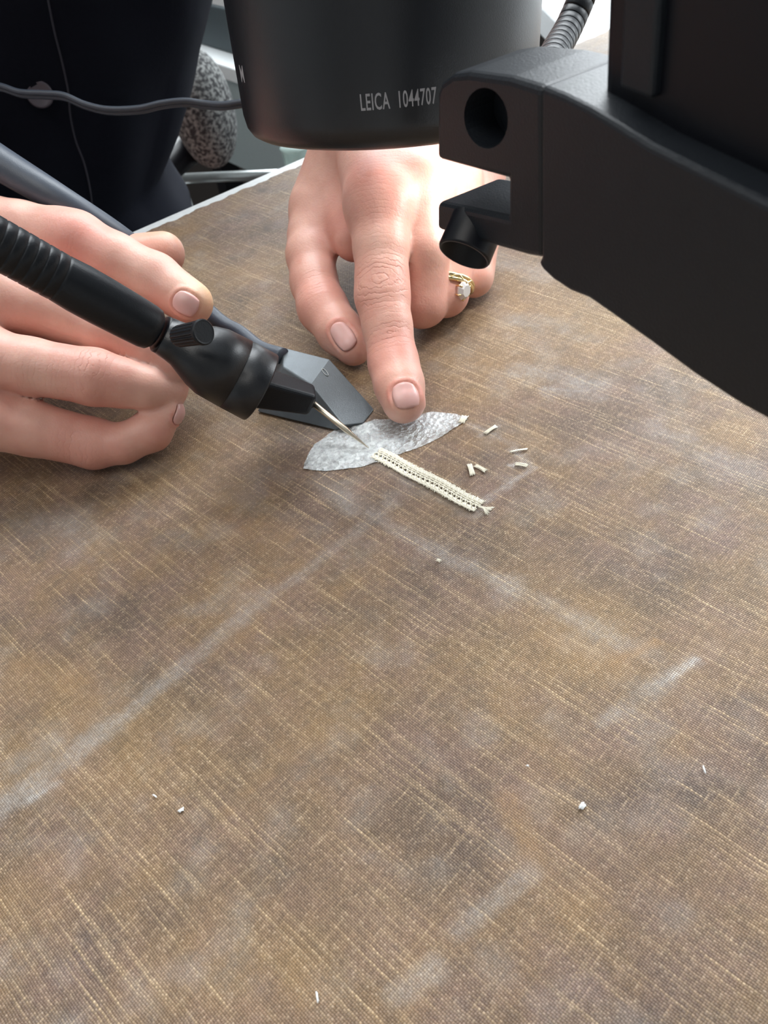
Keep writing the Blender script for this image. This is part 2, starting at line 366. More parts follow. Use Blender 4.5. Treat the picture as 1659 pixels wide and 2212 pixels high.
stroke(haze, (830, 1000), (1030, 1110), 3.6, .5, .9, .2, 17); stroke(haze, (690, 1030), (760, 1100), 4.5, .35, .9, .5, 18)
stroke(ochre, (480, 1760), (620, 1640), 1.8, .75, .7, .6, 20); stroke(ochre, (1330, 1430), (1420, 1385), 1.5, .8, .8, .2, 21)
stroke(ochre, (1090, 1730), (1160, 1860), 4, .45, .9, .5, 22); stroke(ochre, (480, 1130), (640, 1180), 9, .35, .9, .6, 23)
stroke(ochre, (1010, 960), (1090, 960), 6, .3, .9, .6, 24); stroke(ochre, (1180, 1370), (1330, 1440), 5, .35, .9, .6, 25)
stroke(ochre, (60, 1430), (200, 1500), 6, .35, .9, .6, 26)
stroke(dark, (430, 1810), (600, 1660), 2.6, .5, .9, .7, 27); stroke(dark, (1130, 700), (1260, 720), 7, .35, .9, .8, 28)
stroke(dark, (540, 500), (720, 480), 10, .3, .9, .6, 31)
stroke(chalk, (1050, 1080), (1150, 1010), 1.5, .55, .9, .3, 32); stroke(chalk, (1110, 970), (1145, 1008), 2.0, .55, .8, .4, 33)
stroke(chalk, (1105, 1004), (1140, 1004), 1.2, .9, .8, .2, 34); stroke(chalk, (1450, 1465), (1505, 1425), 1.3, .7, .9, .4, 35)
stroke(chalk, (1010, 915), (1110, 960), 1.6, .30, .9, .3, 36); stroke(chalk, (60, 1735), (130, 1685), 1.0, .5, .9, .5, 37)
stroke(chalk, (1040, 940), (1075, 920), 1.2, .55, .8, .3, 38); stroke(chalk, (1170, 838), (1270, 845), 1.2, .35, .9, .6, 39)
stroke(chalk, (830, 985), (1050, 1105), 2.6, .35, .9, .3, 40); stroke(chalk, (230, 1570), (275, 1545), 1.5, .3, .9, .6, 41)
haze = np.clip(haze * .72 + .22 * np.clip((n1 - .54) * 4, 0, 1), 0, 1); ochre = np.clip(ochre + .22 * np.clip((n3 - .52) * 4, 0, 1), 0, 1); dark = np.clip(dark + .35 * np.clip((.43 - n2) * 4, 0, 1), 0, 1)
far = np.clip((Y - 250 - X * .3) / 120, 0, 1) * np.clip((X - 20) / 50, 0, 1); haze = np.clip(haze + .35 * far * n1 * 1.5, 0, 1)  # sheen of the backlit far right cloth painted into haze
ni, nj = X.shape
idx = np.arange(ni * nj).reshape(ni, nj)
q = np.stack([idx[:-1, :-1], idx[:-1, 1:], idx[1:, 1:], idx[1:, :-1]], -1).reshape(-1, 4)
def fast_mesh(name, V, Q, m, parent=None, attrs=None):
    me = bpy.data.meshes.new(name); V = np.asarray(V, float) * MM
    if parent is not None: V = V - parent_loc(parent)
    me.vertices.add(len(V)); me.vertices.foreach_set('co', V.ravel())
    k = Q.shape[1]; me.loops.add(Q.size); me.loops.foreach_set('vertex_index', Q.ravel().astype(np.int32))
    me.polygons.add(len(Q)); me.polygons.foreach_set('loop_start', np.arange(0, Q.size, k, dtype=np.int32))
    me.update(calc_edges=True); me.polygons.foreach_set('use_smooth', np.ones(len(Q), bool))
    for n, a in (attrs or {}).items():
        at = me.attributes.new(n, 'FLOAT', 'POINT'); at.data.foreach_set('value', np.asarray(a, np.float32).ravel())
    me.materials.append(m); o = bpy.data.objects.new(name, me); COL.objects.link(o)
    if parent is not None: o.parent = parent
    me.validate(); return o
cv = fast_mesh('canvas', np.stack([X, Y, Z], -1).reshape(-1, 3), q, M_canvas, None, {'haze': haze, 'ochre': ochre, 'dark': dark, 'chalk': chalk})
tag(cv, 'old brown woven canvas lying face down across the table', 'canvas')
if cv.data.polygons[0].normal.z < 0: cv.data.flip_normals()
md = cv.modifiers.new('thickness', 'SOLIDIFY'); md.thickness = 1.9 * MM; md.offset = -1

# ------------------------------------------------------------------ implicit surface for skin
def smin(a, b, k):
    h = np.clip(.5 + .5 * (b - a) / k, 0, 1); return b + (a - b) * h - k * h * (1 - h)
def cap(P, a, b, ra, rb):
    ab = b - a; t = np.clip(((P - a) @ ab) / (ab @ ab), 0, 1)
    return np.linalg.norm(P - a - t[..., None] * ab, axis=-1) - (ra + (rb - ra) * t)
class Hand:
    def __init__(s): s.palm = []; s.fingers = []; s.kp = 7; s.web = 5
    def evalf(s, P):
        def chain(prims, k):
            d = None
            for a, b, ra, rb in prims:
                c = cap(P, a, b, ra, rb); d = c if d is None else smin(d, c, k)
            return d
        pal = chain(s.palm, s.kp); out = pal
        for f in s.fingers:
            c = smin(pal, chain(f['p'], f.get('k', 2.2)), f.get('web', s.web)); out = smin(out, c, .7)
        return out
def finger(pts, k=2.2, web=5): # pts: list of (xyz, r)
    pr = [(np.asarray(pts[i][0], float), np.asarray(pts[i + 1][0], float), pts[i][1], pts[i + 1][1]) for i in range(len(pts) - 1)]
    return {'p': pr, 'k': k, 'web': web}
def surface_nets(fn, lo, hi, h):
    lo = np.asarray(lo, float); n = (np.ceil((np.asarray(hi) - lo) / h)).astype(int) + 1
    ax = [lo[i] + np.arange(n[i]) * h for i in range(3)]
    f = np.empty(n, np.float32)
    B = 12; st_ = [np.arange(0, n[k], B) for k in range(3)]
    ctr = np.stack(np.meshgrid(*[lo[k] + (st_[k] + B / 2) * h for k in range(3)], indexing='ij'), -1); fc = fn(ctr); rad = B * h * .87 + 9
    for a in range(len(st_[0])):
        for b in range(len(st_[1])):
            for c in range(len(st_[2])):
                sl = tuple(slice(st_[k][q], min(st_[k][q] + B, n[k])) for k, q in enumerate((a, b, c)))
                if abs(fc[a, b, c]) > rad: f[sl] = fc[a, b, c]
                else: f[sl] = fn(np.stack(np.meshgrid(ax[0][sl[0]], ax[1][sl[1]], ax[2][sl[2]], indexing='ij'), -1))
    s = f < 0
    c = np.zeros(n - 1, np.int8)
    for dx in (0, 1):
        for dy in (0, 1):
            for dz in (0, 1): c += s[dx:n[0] - 1 + dx, dy:n[1] - 1 + dy, dz:n[2] - 1 + dz]
    act = (c > 0) & (c < 8); I = np.argwhere(act); vid = -np.ones(n - 1, np.int64); vid[act] = np.arange(len(I))
    acc = np.zeros((len(I), 3)); cnt = np.zeros(len(I))
    corners = [np.array((dx, dy, dz)) for dx in (0, 1) for dy in (0, 1) for dz in (0, 1)]
    for a in corners:
        for d in range(3):
            if a[d]: continue
            b = a.copy(); b[d] = 1; A = I + a; B = I + b
            fa = f[tuple(A.T)]; fb = f[tuple(B.T)]; m_ = (fa < 0) != (fb < 0)
            t = np.where(m_, fa / np.where(m_, fa - fb, 1), 0)
            p = a + t[:, None] * (b - a); acc[m_] += p[m_]; cnt[m_] += 1
    V = lo + (I + acc / cnt[:, None]) * h
    Q = []
    for d in range(3):
        e1, e2 = [(1, 2), (2, 0), (0, 1)][d]
        sl = [slice(1, n[k] - 1) for k in range(3)]; sl[d] = slice(0, n[d] - 1); s0 = s[tuple(sl)]
        sl2 = list(sl); sl2[d] = slice(1, n[d]); s1 = s[tuple(sl2)]
        J = np.argwhere(s0 != s1); off = np.array([x.start for x in sl]); J = J + off
        inside = s[tuple(J.T)]
        def g(o1, o2): K = J.copy(); K[:, e1] -= o1; K[:, e2] -= o2; return vid[tuple(K.T)]
        a, b, c_, d_ = g(1, 1), g(0, 1), g(0, 0), g(1, 0)
        quad = np.stack([a, b, c_, d_], -1); quad[~inside] = quad[~inside][:, ::-1]; Q.append(quad)
    Q = np.vstack(Q); Q = Q[(Q >= 0).all(1)]
    return V, Q
def smooth_mesh(V, Q, it=3, lam=.5):
    e = np.vstack([Q[:, [0, 1]], Q[:, [1, 2]], Q[:, [2, 3]], Q[:, [3, 0]]]); e = np.vstack([e, e[:, ::-1]])
    deg = np.bincount(e[:, 0], minlength=len(V))[:, None].astype(float)
    for _ in range(it):
        a = np.stack([np.bincount(e[:, 0], V[e[:, 1], k], len(V)) for k in range(3)], -1) / np.maximum(deg, 1)
        V = V + lam * (a - V)
    return V
def grad(fn, P, e=.4):
    return np.stack([fn(P + np.eye(3)[k] * e) - fn(P - np.eye(3)[k] * e) for k in range(3)], -1)
def project(fn, p, n, far=14):   # march from p+n*far back to the surface
    t = np.full(len(p), float(far))
    for _ in range(40): t = np.maximum(t - np.maximum(fn(p + n * t[:, None]), 0) * .8, -2.5)
    q = p + n * t[:, None]
    for _ in range(5):
        g = grad(fn, q); g /= np.linalg.norm(g, axis=1)[:, None] + 1e-9; q = q - g * fn(q)[:, None]
    return q

EYE = np.array([0, 0, H])
def build_skin(hd, lo, hi, h, red, pads, creases, nails):
    V, Q = surface_nets(hd.evalf, lo, hi, h); V = smooth_mesh(V, Q, 2)
    Nn = grad(hd.evalf, V); Nn /= np.linalg.norm(Nn, axis=1)[:, None] + 1e-9
    r = np.zeros(len(V)); y = np.zeros(len(V)); wr = np.zeros(len(V)); wc = np.zeros(len(V)); disp = np.zeros(len(V))
    for c, rad, a in red: r = np.maximum(r, a * np.exp(-(np.linalg.norm(V - c, axis=1) / rad) ** 2))
    for c, rad, a in pads: y = np.maximum(y, a * np.exp(-(np.linalg.norm(V - c, axis=1) / rad) ** 2))
    for c, ax_, nr, lu, lv, amp, vw in creases:
        ax_ = unit(ax_); nr = unit(nr - (nr @ ax_) * ax_); sd = np.cross(ax_, nr); d = V - c
        u, v = d @ ax_, d @ sd; m_ = np.exp(-(u / lu) ** 2 - (v / lv) ** 2) * np.clip((Nn @ nr) * 1.6, 0, 1) * (np.abs(d @ nr) < 16)
        q_ = np.sqrt(u * u + (v * vw) ** 2); upd = m_ * amp > wr; wc[upd] = q_[upd]; wr[upd] = (m_ * amp)[upd]
        disp -= .16 * amp * m_ * np.cos(q_ * 1.25 + .6) ** 4
    for nl in nails:
        c, a, n_, Ln, Wn = nl; b_ = np.cross(n_, a); d = V - c; u, v = (d @ a) / (Ln / 2), (d @ b_) / (Wn / 2)
        near = (np.abs(d @ n_) < 9) & ((Nn @ n_) > -.1)
        qn = (np.abs(u) ** 3 + np.abs(v) ** 3) ** (1 / 3); side = np.clip(1.0 - u * 1.0, 0, 1)
        disp += near * (.55 * np.exp(-((qn - 1.22) / .16) ** 2) * side - .25 * np.clip((1.05 - qn) * 6, 0, 1))
        r = np.maximum(r, near * .8 * np.exp(-((qn - 1.2) / .25) ** 2) * np.clip(.8 - u, 0, 1))
    V = V + Nn * disp[:, None]
    return V, Q, {'red': r, 'pad': y, 'wr': wr, 'wc': wc}
def nail_mesh(fn, nl):
    c, a, n_, Ln, Wn = nl; b_ = np.cross(n_, a); nu, nv = 17, 13; V = []; G = []
    for i in range(nu):
        for j in range(nv):
            u = -1 + 2 * i / (nu - 1); v = -1 + 2 * j / (nv - 1)
            # square -> squircle
            uu = u * math.sqrt(1 - v * v * (.42 if u < 0 else .38)); vv = v * math.sqrt(1 - u * u * (.42 if u < 0 else .36))
            V.append((uu * Ln / 2, vv * Wn / 2)); G.append((u, v))
    V = np.array(V); G = np.array(G); base = c + V[:, :1] * a + V[:, 1:] * b_
    p = project(fn, base, n_); e = np.max(np.abs(G), axis=1)
    hgt = .12 + .22 * np.clip((1 - e) * 6, 0, 1) ** .5; hgt = np.where(G[:, 0] > .9, .30, hgt)
    p = p + n_ * hgt[:, None] 
    Fq = [(i * nv + j, i * nv + j + 1, (i + 1) * nv + j + 1, (i + 1) * nv + j) for i in range(nu - 1) for j in range(nv - 1)]
    return p, Fq
def vtx(*q): return W(*q)
def nail_spec(px, tipdir, normal, Ln, Wn, z):
    a = unit(tipdir); n_ = unit(np.asarray(normal) - (np.asarray(normal) @ a) * a); return (W(*px, z), a, n_, Ln, Wn)

# ---- the left hand of the person (right in the picture), index finger pressed on the film
LH = Hand()
tI, dI, pI, mI = W(872, 868, 7.0), W(850, 785, 12), W(826, 640, 23), W(822, 440, 39)
wr_ = W(812, 262, 44); wr2 = W(845, 262, 42)
mM, mR, mP = W(902, 405, 38), W(970, 385, 33), W(1030, 375, 26)
LH.palm = [(wr_, mI, 15, 10.5), (wr_, mM, 15, 11), (wr2, mR, 15, 10.5), (wr2, mP, 14, 9.5), (wr_ - [0, 0, 5], W(748, 400, 26), 15, 10), (W(745, 330, 38), W(694, 430, 26), 12, 9.8), (W(735, 430, 27), W(768, 520, 24), 9, 6.5),
           (wr_, wr_ + [26, 62, 10], 17, 20), (wr_ + [14, -2, -4], wr_ + [44, 56, 8], 16, 20), (wr_ + [35, 60, 9], wr_ + [110, 175, 30], 24, 33)]
LH.fingers = [
    finger([(mI, 10.2), (mI * .5 + pI * .5 + [0, 0, 1.0], 8.3), (pI + (mI - pI) * .18, 7.9), (pI, 8.1), (pI + (dI - pI) * .45, 7.2), (dI, 7.2), (dI + (tI - dI) * .55, 7.1), (tI, 6.3)], 2.0, 6),
    finger([(mM, 9.8), (W(918, 540, 26), 7.8), (W(912, 652, 11.5), 8.0), (W(925, 640, 8.0), 7), (W(930, 560, 7.5), 7)], 2.0, 5),
    finger([(mR, 9), (W(985, 520, 21), 7.4), (W(962, 634, 10), 7.3), (W(975, 560, 7), 6.6)], 2.0, 5),
    finger([(mP, 8), (W(1040, 500, 16), 6.6), (W(1022, 598, 8.2), 6.4), (W(1040, 530, 6.4), 5.8)], 2.0, 5),
    finger([(W(760, 400, 26), 9.5), (W(686, 470, 22.5), 9.0), (W(678, 508, 20), 8.7), (W(671, 550, 17.6), 8.1), (W(678, 610, 14), 7.6), (W(697, 665, 11.0), 8.0), (W(735, 717, 8.2), 7.2), (W(763, 750, 6.6), 5.9)], 2.4, 7),
]
towardcam = lambda p: unit(EYE - p)
nI = nail_spec((880, 873), tI - dI, towardcam(tI) + np.array([0, -.1, .2]), 6.9, 7.2, 7)
tT = W(763, 750, 6.6); nT = nail_spec((742, 727), tT - W(697, 660, 11.5), towardcam(tT) + [.05, 0, .5], 11.5, 8.0, 8)
nT = (W(754, 742, 8), unit(tT - W(708, 672, 11)), None, 10.5, 6.6)
_a = nT[1]; _n = towardcam(tT) + np.array([-.15, -.1, .35]); nT = (nT[0], _a, unit(_n - (_n @ _a) * _a), 9.6, 6.3)
up = np.array([0, -.35, 1.0])
red_L = [(pI, 12, .55), (dI + [0, 0, 4], 8, .9), (mI + [2, 0, 8], 13, .8), (mM, 14, .35), (W(697, 660, 12), 12, .75), (W(912, 660, 10), 12, .6), (mI + [-18, 5, -4], 18, .4), (tT, 9, .5), (W(760, 500, 25), 16, .6), (mR, 16, .5), (W(965, 640, 8), 12, .6)]
cre_L = [(pI + [0, 0, 3], dI - mI, up, 8.0, 8, 1.0, .5), (dI + (dI - tI) * .35 + [0, 0, 3], tI - pI, up, 4.0, 8, .7, .16), (mI + [2, 0, 6], pI - mI, up, 12, 10, .22, .2),
         (W(690, 650, 12), W(733, 712, 8) - W(690, 600, 12), up, 6, 8, .4, .25), (pI * .55 + mI * .45, pI - mI, up, 12, 9, .22, .1), ((pI + dI) / 2, dI - pI, up, 8, 8, .25, .1)]
VL, QL, AL = build_skin(LH, (-28, 170, -2), (150, 460, 125), .9, red_L, [(W(1010, 380, 40), 9, .5)], cre_L, [nI, nT])

# ---- the right hand of the person (left in the picture), holding the tools
RH = Hand()
rI = [W(412, 655, 29), W(335, 602, 34), W(165, 520, 45), W(-95, 478, 50)]
rM = [W(388, 790, 21), W(330, 754, 24), W(140, 679, 34), W(-60, 630, 45)]
rR = [W(372, 842, 16), W(318, 839, 19), W(205, 815, 25.5), W(-75, 768, 36)]
rP = [W(366, 888, 11.5), W(327, 930, 8.0), W(203, 958, 8.2), W(-75, 890, 25)]
rT = [W(352, 548, 29), W(240, 565, 30), W(60, 600, 25), W(-140, 650, 25)]
wR = np.array([-175., 262., 42.])
RH.palm = [(wR, rI[3], 17, 11.5), (wR, rM[3], 17, 11), (wR + [0, -8, -4], rR[3], 16, 10.5), (wR + [0, -14, -6], rP[3], 15, 9.5), (wR + [0, 6, -10], rT[3], 15, 11),
           (wR, wR + [-60, 32, 10], 20, 23), (wR + [0, -12, -3], wR + [-60, 22, 8], 17, 23), (wR + [-55, 28, 9], wR + [-215, 120, 40], 25, 34)]
RH.fingers = [
    finger([(rI[3], 11), (rI[3] * .45 + rI[2] * .55, 9.2), (rI[2] + (rI[3] - rI[2]) * .12, 9.0), (rI[2], 8.8), (rI[2] * .5 + rI[1] * .5, 7.8), (rI[1], 7.6), (rI[0], 6.8)], 2.2, 7),
    finger([(rM[3], 10.5), (rM[2], 8.4), (rM[2] * .5 + rM[1] * .5, 7.6), (rM[1], 7.2), (rM[0], 5.8)], 2.2, 6),
    finger([(rR[3], 9.6), (rR[3] * .5 + rR[2] * .5, 8.0), (rR[2], 8.0), (rR[2] * .5 + rR[1] * .5, 6.9), (rR[1], 6.1), (rR[0], 4.8)], 2.2, 6),
    finger([(rP[3], 10), (rP[3] * .5 + rP[2] * .5, 8.0), (rP[2], 7.4), (W(265, 959, 7.2), 5.7), (rP[1], 6.0), (rP[0], 4.2)], 2.0, 6),
    finger([(rT[3], 11), (rT[2], 9.5), (rT[1], 8.0), (rT[0], 7.2)], 2.4, 7),
]
def nl(c, a, n_, Ln, Wn): a = unit(a); n_ = np.asarray(n_, float); return (c, a, unit(n_ - (n_ @ a) * a), Ln, Wn)
nRI = nl(W(414, 659, 30), rI[0] - rI[1], towardcam(rI[0]) + np.array([-.05, -.25, -.1]), 7.0, 6.6)
nRP = nl(W(376, 884, 12), rP[0] - rP[1], np.array([1.0, -.25, .1]), 5.5, 4.2)
red_R = [(rI[2] + [2, -6, 2], 13, .9), (rI[0] - [4, 0, 0], 10, .5), (rR[2], 12, .75), (rP[2] - [4, 0, 0], 16, .7), (rP[1], 8, .6), (rM[1], 10, .4), (rT[0] + [-6, -4, 0], 10, .85), (rR[3] * .5 + rP[3] * .5, 20, .5), (rM[3], 16, .5)]
cre_R = [(rR[2] + [2, 0, 3], rR[1] - rR[3], towardcam(rR[2]), 5.5, 7, .6, .35), (rI[2], rI[1] - rI[3], towardcam(rI[2]), 8, 8, .2, .2), (rP[2] + [-4, 0, 0], rP[1] - rP[3], np.array([0, -1, .4]), 5, 6, .4, .25), (rR[2] * .65 + rR[3] * .35, rR[1] - rR[3], towardcam(rR[2]), 14, 9, .18, .1)]
VR, QR, AR = build_skin(RH, (-420, 165, -2), (-20, 420, 125), .95, red_R, [(rI[0] + [5, 1, 1], 6.5, 1.3), (rT[0] + [0, 6, 4], 8, .8)], cre_R, [nRI, nRP])

# ---- torso beyond the table; upper arms and legs are plain, they sit inside the clothes
def P3(x, y, d): return D(x, y, d)
tc_ = np.array([-195., 545., 0.])
TB = Hand(); TB.kp = 30
hip = tc_ + [0, 30, -290]; chest = tc_ + [0, 30, 190]; neck = tc_ + [0, 30, 300]
elL = np.array([150., 490., 95.]); elR = np.array([-400., 385., 85.])
shL = chest + [140, 0, 70]; shR = chest + [-140, -10, 70]
TB.palm = [(hip + [-55, 0, 0], hip + [55, 0, 0], 95, 95), (tc_ + [-30, 30, 0], tc_ + [30, 30, 0], 80, 80), (hip, chest, 85, 95), (chest + [-70, 0, 0], chest + [70, 0, 0], 85, 85), (chest, neck, 70, 45), (neck, neck + [0, 0, 60], 45, 45),
           (shL, elL, 42, 34), (shR, elR, 42, 34), (elL, np.array(wr_ + [110, 175, 30]), 36, 30), (elR, np.array(wR + [-215, 120, 40]), 35, 30),
           (chest + [100, 0, 40], shL, 50, 45), (chest + [-100, 0, 40], shR, 50, 45)]
for sx in (-1, 1):
    kn = hip + np.array([sx * 110, -60 - 260, -40]); TB.palm += [(hip + [sx * 60, 0, 0], kn + [0, 0, -30], 78, 52), (kn + [0, 0, -30], np.array([kn[0], kn[1] + 20, FZ + 60]), 50, 30), (np.array([kn[0], kn[1] + 20, FZ + 40]), np.array([kn[0], kn[1] - 90, FZ + 32]), 34, 28)]
VT, QT = surface_nets(TB.evalf, (-560, 150, FZ), (320, 740, 480), 11.0); VT = smooth_mesh(VT, QT, 2)
z0 = np.zeros(len(VT)); AT = {k: z0 for k in ('red', 'pad', 'wr', 'wc')}
Vb = np.vstack([VL, VR, VT]); Qb = np.vstack([QL, QR + len(VL), QT + len(VL) + len(VR)])
Ab = {k: np.concatenate([AL[k], AR[k], AT[k]]) for k in AL}
person = fast_mesh('person', Vb, Qb, M_skin, None, Ab)
tag(person, 'person in dark navy shirt, one hand pressing the film, the other holding the tools', 'person')
for spec, fn, lab in ((nI, LH, None), (nT, LH, None), (nRI, RH, None), (nRP, RH, None)):
    p, fq = nail_mesh(fn.evalf, spec); o = mesh_obj('fingernail', p, fq, M_nail, person); fixn(o)
    sm = o.modifiers.new('thickness', 'SOLIDIFY'); sm.thickness = .35 * MM; sm.offset = 0
# shirt: loft whose right side follows the drape, sleeves and trousers
def shirt_mesh():
    edge = [(1e9, 150)]
    def YP(x, y, yy=560.): d = ray(x, y); return EYE + d * (yy / d[1])
    pts = [(YP(500, -260), 0), (YP(470, 0), 0), (YP(441, 110), 0), (YP(427, 190), 0), (YP(402, 270), 0), (YP(366, 352), 0), (YP(392, 400), 0), (YP(425, 450), 0), (YP(440, 520), 0)]
    prof = sorted([(p[2], p[0], p[1]) for p, _ in pts]); zz = np.array([p[0] for p in prof]); xx = np.array([p[1] for p in prof]); yy = np.array([p[2] for p in prof])
    zs = np.concatenate([np.linspace(-260, zz[0], 8)[:-1], np.linspace(zz[0], zz[-1], 46), np.linspace(zz[-1], 300, 24)[1:]]); n = 128
    V = []; Fc = []
    for z in zs:
        xe = np.interp(z, zz, xx) - 3; ye = np.interp(z, zz, yy)
        if z > zz[-1]: k = (z - zz[-1]) / (300 - zz[-1]); xe = xx[-1] + 45 * math.sin(min(1, k * 1.3) * 1.6) - 60 * max(0, k - .8) * 5 * .3
        a = (xe - tc_[0]); b_ = 100 + .06 * (z if z < 200 else 200)
        if z > 240: f = math.sqrt(max(.12, 1 - ((z - 240) / 66) ** 2)); a *= f; b_ *= f
        for i in range(n):
            t = 2 * math.pi * i / n; ct, st = math.cos(t), math.sin(t); sgn = lambda v, e: math.copysign(abs(v) ** e, v)
            fold = 2.2 * math.sin(3 * t + z * .02) + 1.6 * math.sin(7 * t - z * .05 + 1) + 1.2 * math.sin(13 * t + z * .03)
            V.append((tc_[0] + ((a if ct > 0 else 140) + fold * (.4 if ct > .9 else 1)) * sgn(ct, .85), tc_[1] + 20 + (b_ + fold) * sgn(st, .85), z))
    for k in range(len(zs) - 1):
        for i in range(n): j = (i + 1) % n; Fc.append((k * n + i, k * n + j, (k + 1) * n + j, (k + 1) * n + i))
    return np.array(V), Fc, zs, n
sv, sf, zs_, nn_ = shirt_mesh()
shirt = mesh_obj('shirt', sv, sf, M_navy, person)
shirt['label'] = 'dark navy button front shirt'
from mathutils.bvhtree import BVHTree
def tube_obj(name, pts, r, m_, par, n=10, per=6): V, Fc = tube(catmull(pts, per), r, n); return mesh_obj(name, V, Fc, m_, par)
bvh = BVHTree.FromPolygons([Vector(v) for v in sv], sf)
def hit(x, y, off=.6):
    d = Vector(ray(x, y)).normalized(); h = bvh.ray_cast(Vector((0, 0, H)), d)
    p = np.array(h[0]) if h[0] is not None else D(x, y, 470); return p - np.array(d) * off
seam_pts = [hit(*p, .1) for p in ((92, -80), (104, 0), (118, 70), (133, 130), (147, 195), (152, 250), (164, 305), (181, 350), (193, 400), (199, 450), (201, 520))]
tube_obj('placket_seam', seam_pts, .5, M_seam, shirt)
bp_ = hit(86, 204, 1.2); nb = unit(EYE - bp_)
V, Fc = lathe(bp_ - nb * 1.0, bp_ + nb, [(0, 5.8), (.8, 6.4), (1.8, 6.2), (2.1, 5.4), (1.7, 4.6), (1.6, .4)], 40); mesh_obj('button', V, Fc, M_button, shirt)
for sh, el, ff in ((shL, elL, wr_ + [75, 130, 22]), (shR, elR, wR + [-150, 85, 28])):
    V, Fc = tube(catmull([sh + (sh - el) * .1, sh, (sh + el) / 2, el, (el + ff) / 2, ff], 6), np.concatenate([np.linspace(58, 50, 12), np.linspace(50, 44, 12), np.linspace(44, 40, 7)])[:31], 28); mesh_obj('sleeve', V, Fc, M_navy, shirt)
for sx in (-1, 1):
    kn = hip + np.array([sx * 110, -320, -40]); V, Fc = tube(catmull([hip + [sx * 55, 20, 10], (hip + kn) / 2 + [sx * 30, 0, -15], kn + [0, -5, -30], [kn[0], kn[1] + 15, FZ + 380], [kn[0], kn[1] + 20, FZ + 70]], 6), np.concatenate([np.linspace(84, 78, 8), np.linspace(78, 58, 10), np.linspace(58, 46, 7)]), 28); mesh_obj('trouser_leg', V, Fc, M_navy, person)

# ------------------------------------------------------------------ ring with stone on the ring finger
rc = W(975, 612, 14.0); rax = unit(W(985, 520, 21) - W(962, 634, 10))
rg = empty('finger_ring', rc, 'gold ring with a clear stone on the bent ring finger', 'ring')
u, v, a = frame(rax); ctr = (W(985, 520, 21) * .22 + W(962, 634, 10) * .78)
for k, off in enumerate((-1.0, .25)):
    pts = [ctr + a * (off + .25 * math.sin(3 * t)) + 8.2 * (math.cos(t) * u + math.sin(t) * v) for t in np.linspace(0, 2 * math.pi, 49)]
    V, Fc = tube(pts, .75, 10); mesh_obj('band', V, Fc, M_gold, rg)
pts = [ctr + a * (-.4 + .8 * math.sin(9 * t)) + 8.6 * (math.cos(t) * u + math.sin(t) * v) for t in np.linspace(0, 2 * math.pi, 97)]
V, Fc = tube(pts, .38, 8); mesh_obj('twisted_wire', V, Fc, M_gold, rg)
sdir = unit(W(998, 626, 12) - ctr); sdir = unit(sdir - (sdir @ a) * a * .6); sp = W(999, 627, 13.0)
V, Fc = lathe(sp - sdir * 2.6, sp, [(0, .6), (2.0, 2.2), (2.9, 3.0), (3.3, 3.0), (4.4, 1.9)], 8); o = mesh_obj('stone', V, Fc, M_stone, rg, smooth=False)
V, Fc = lathe(sp - sdir * 2.8, sp, [(0, 1.4), (.8, 2.0), (1.8, 2.5), (1.8, 2.1), (.4, 1.2)], 16, closed=False); mesh_obj('stone_setting', V, Fc, M_gold, rg)
u2, v2, _ = frame(sdir)
for k in range(6):
    t = k * math.pi / 3; r_ = math.cos(t) * u2 + math.sin(t) * v2
    V, Fc = tube([sp - sdir * 2.4 + r_ * 1.6, sp - sdir * .4 + r_ * 2.8, sp + sdir * .9 + r_ * 3.0, sp + sdir * 1.2 + r_ * 2.3], .32, 6); mesh_obj('prong', V, Fc, M_gold, rg)

# ------------------------------------------------------------------ needle tool
tipN = W(797, 968, .6); nb0 = W(671, 867, 12.5); be = W(565, 838, 20.5); ring = W(352, 724, 40); h0 = W(338, 716, 41.5); h1 = W(-70, 490, 80)
nt_ = empty('heated_needle_tool', tipN, 'black handled needle tool with knurled knob, tip touching the film', 'tool')
dirH = unit(h1 - h0); Lh = np.linalg.norm(h1 - h0)
prof = [(0, 2.5), (0.2, 4.6), (1.2, 5.6), (3, 5.9), (8, 6.1), (16, 6.3), (22, 6.3), (26.5, 6.0)]
t = 27.0
while t < Lh: prof += [(t, 5.97), (t + .12, 5.84), (t + .40, 5.84), (t + .52, 5.97), (t + 2.3, 6.0)]; t += 2.6
V, Fc = lathe(h0, h1, prof, 48); o = mesh_obj('handle', V, Fc, M_blackplastic, nt_); o['label'] = 'black handle with a ribbed grip'
V, Fc = lathe(ring + dirH * -1.2, h0 + dirH * .5, [(0, 3.4), (.1, 4.9), (.4, 5.2), (1.9, 5.2), (2.2, 4.9), (2.3, 3.4)], 40); mesh_obj('gap_ring', V, Fc, M_column, nt_)
ax_b = unit(be - ring); Lb = np.linalg.norm(be - ring)
prof = [(0, 4.6), (.4, 5.3), (3.0, 5.6), (5.0, 6.0), (7.8, 7.3), (11, 8.8), (14.5, 9.8), (Lb - 8.2, 10.1), (Lb - 8.15, 9.95), (Lb - 7.95, 9.95), (Lb - 7.9, 10.1), (Lb - .6, 10.15), (Lb - .2, 10.0), (Lb, 9.6), (Lb + .1, 6)]
V, Fc = lathe(ring, be, prof, 64); mesh_obj('collar_body', V, Fc, M_body, nt_)
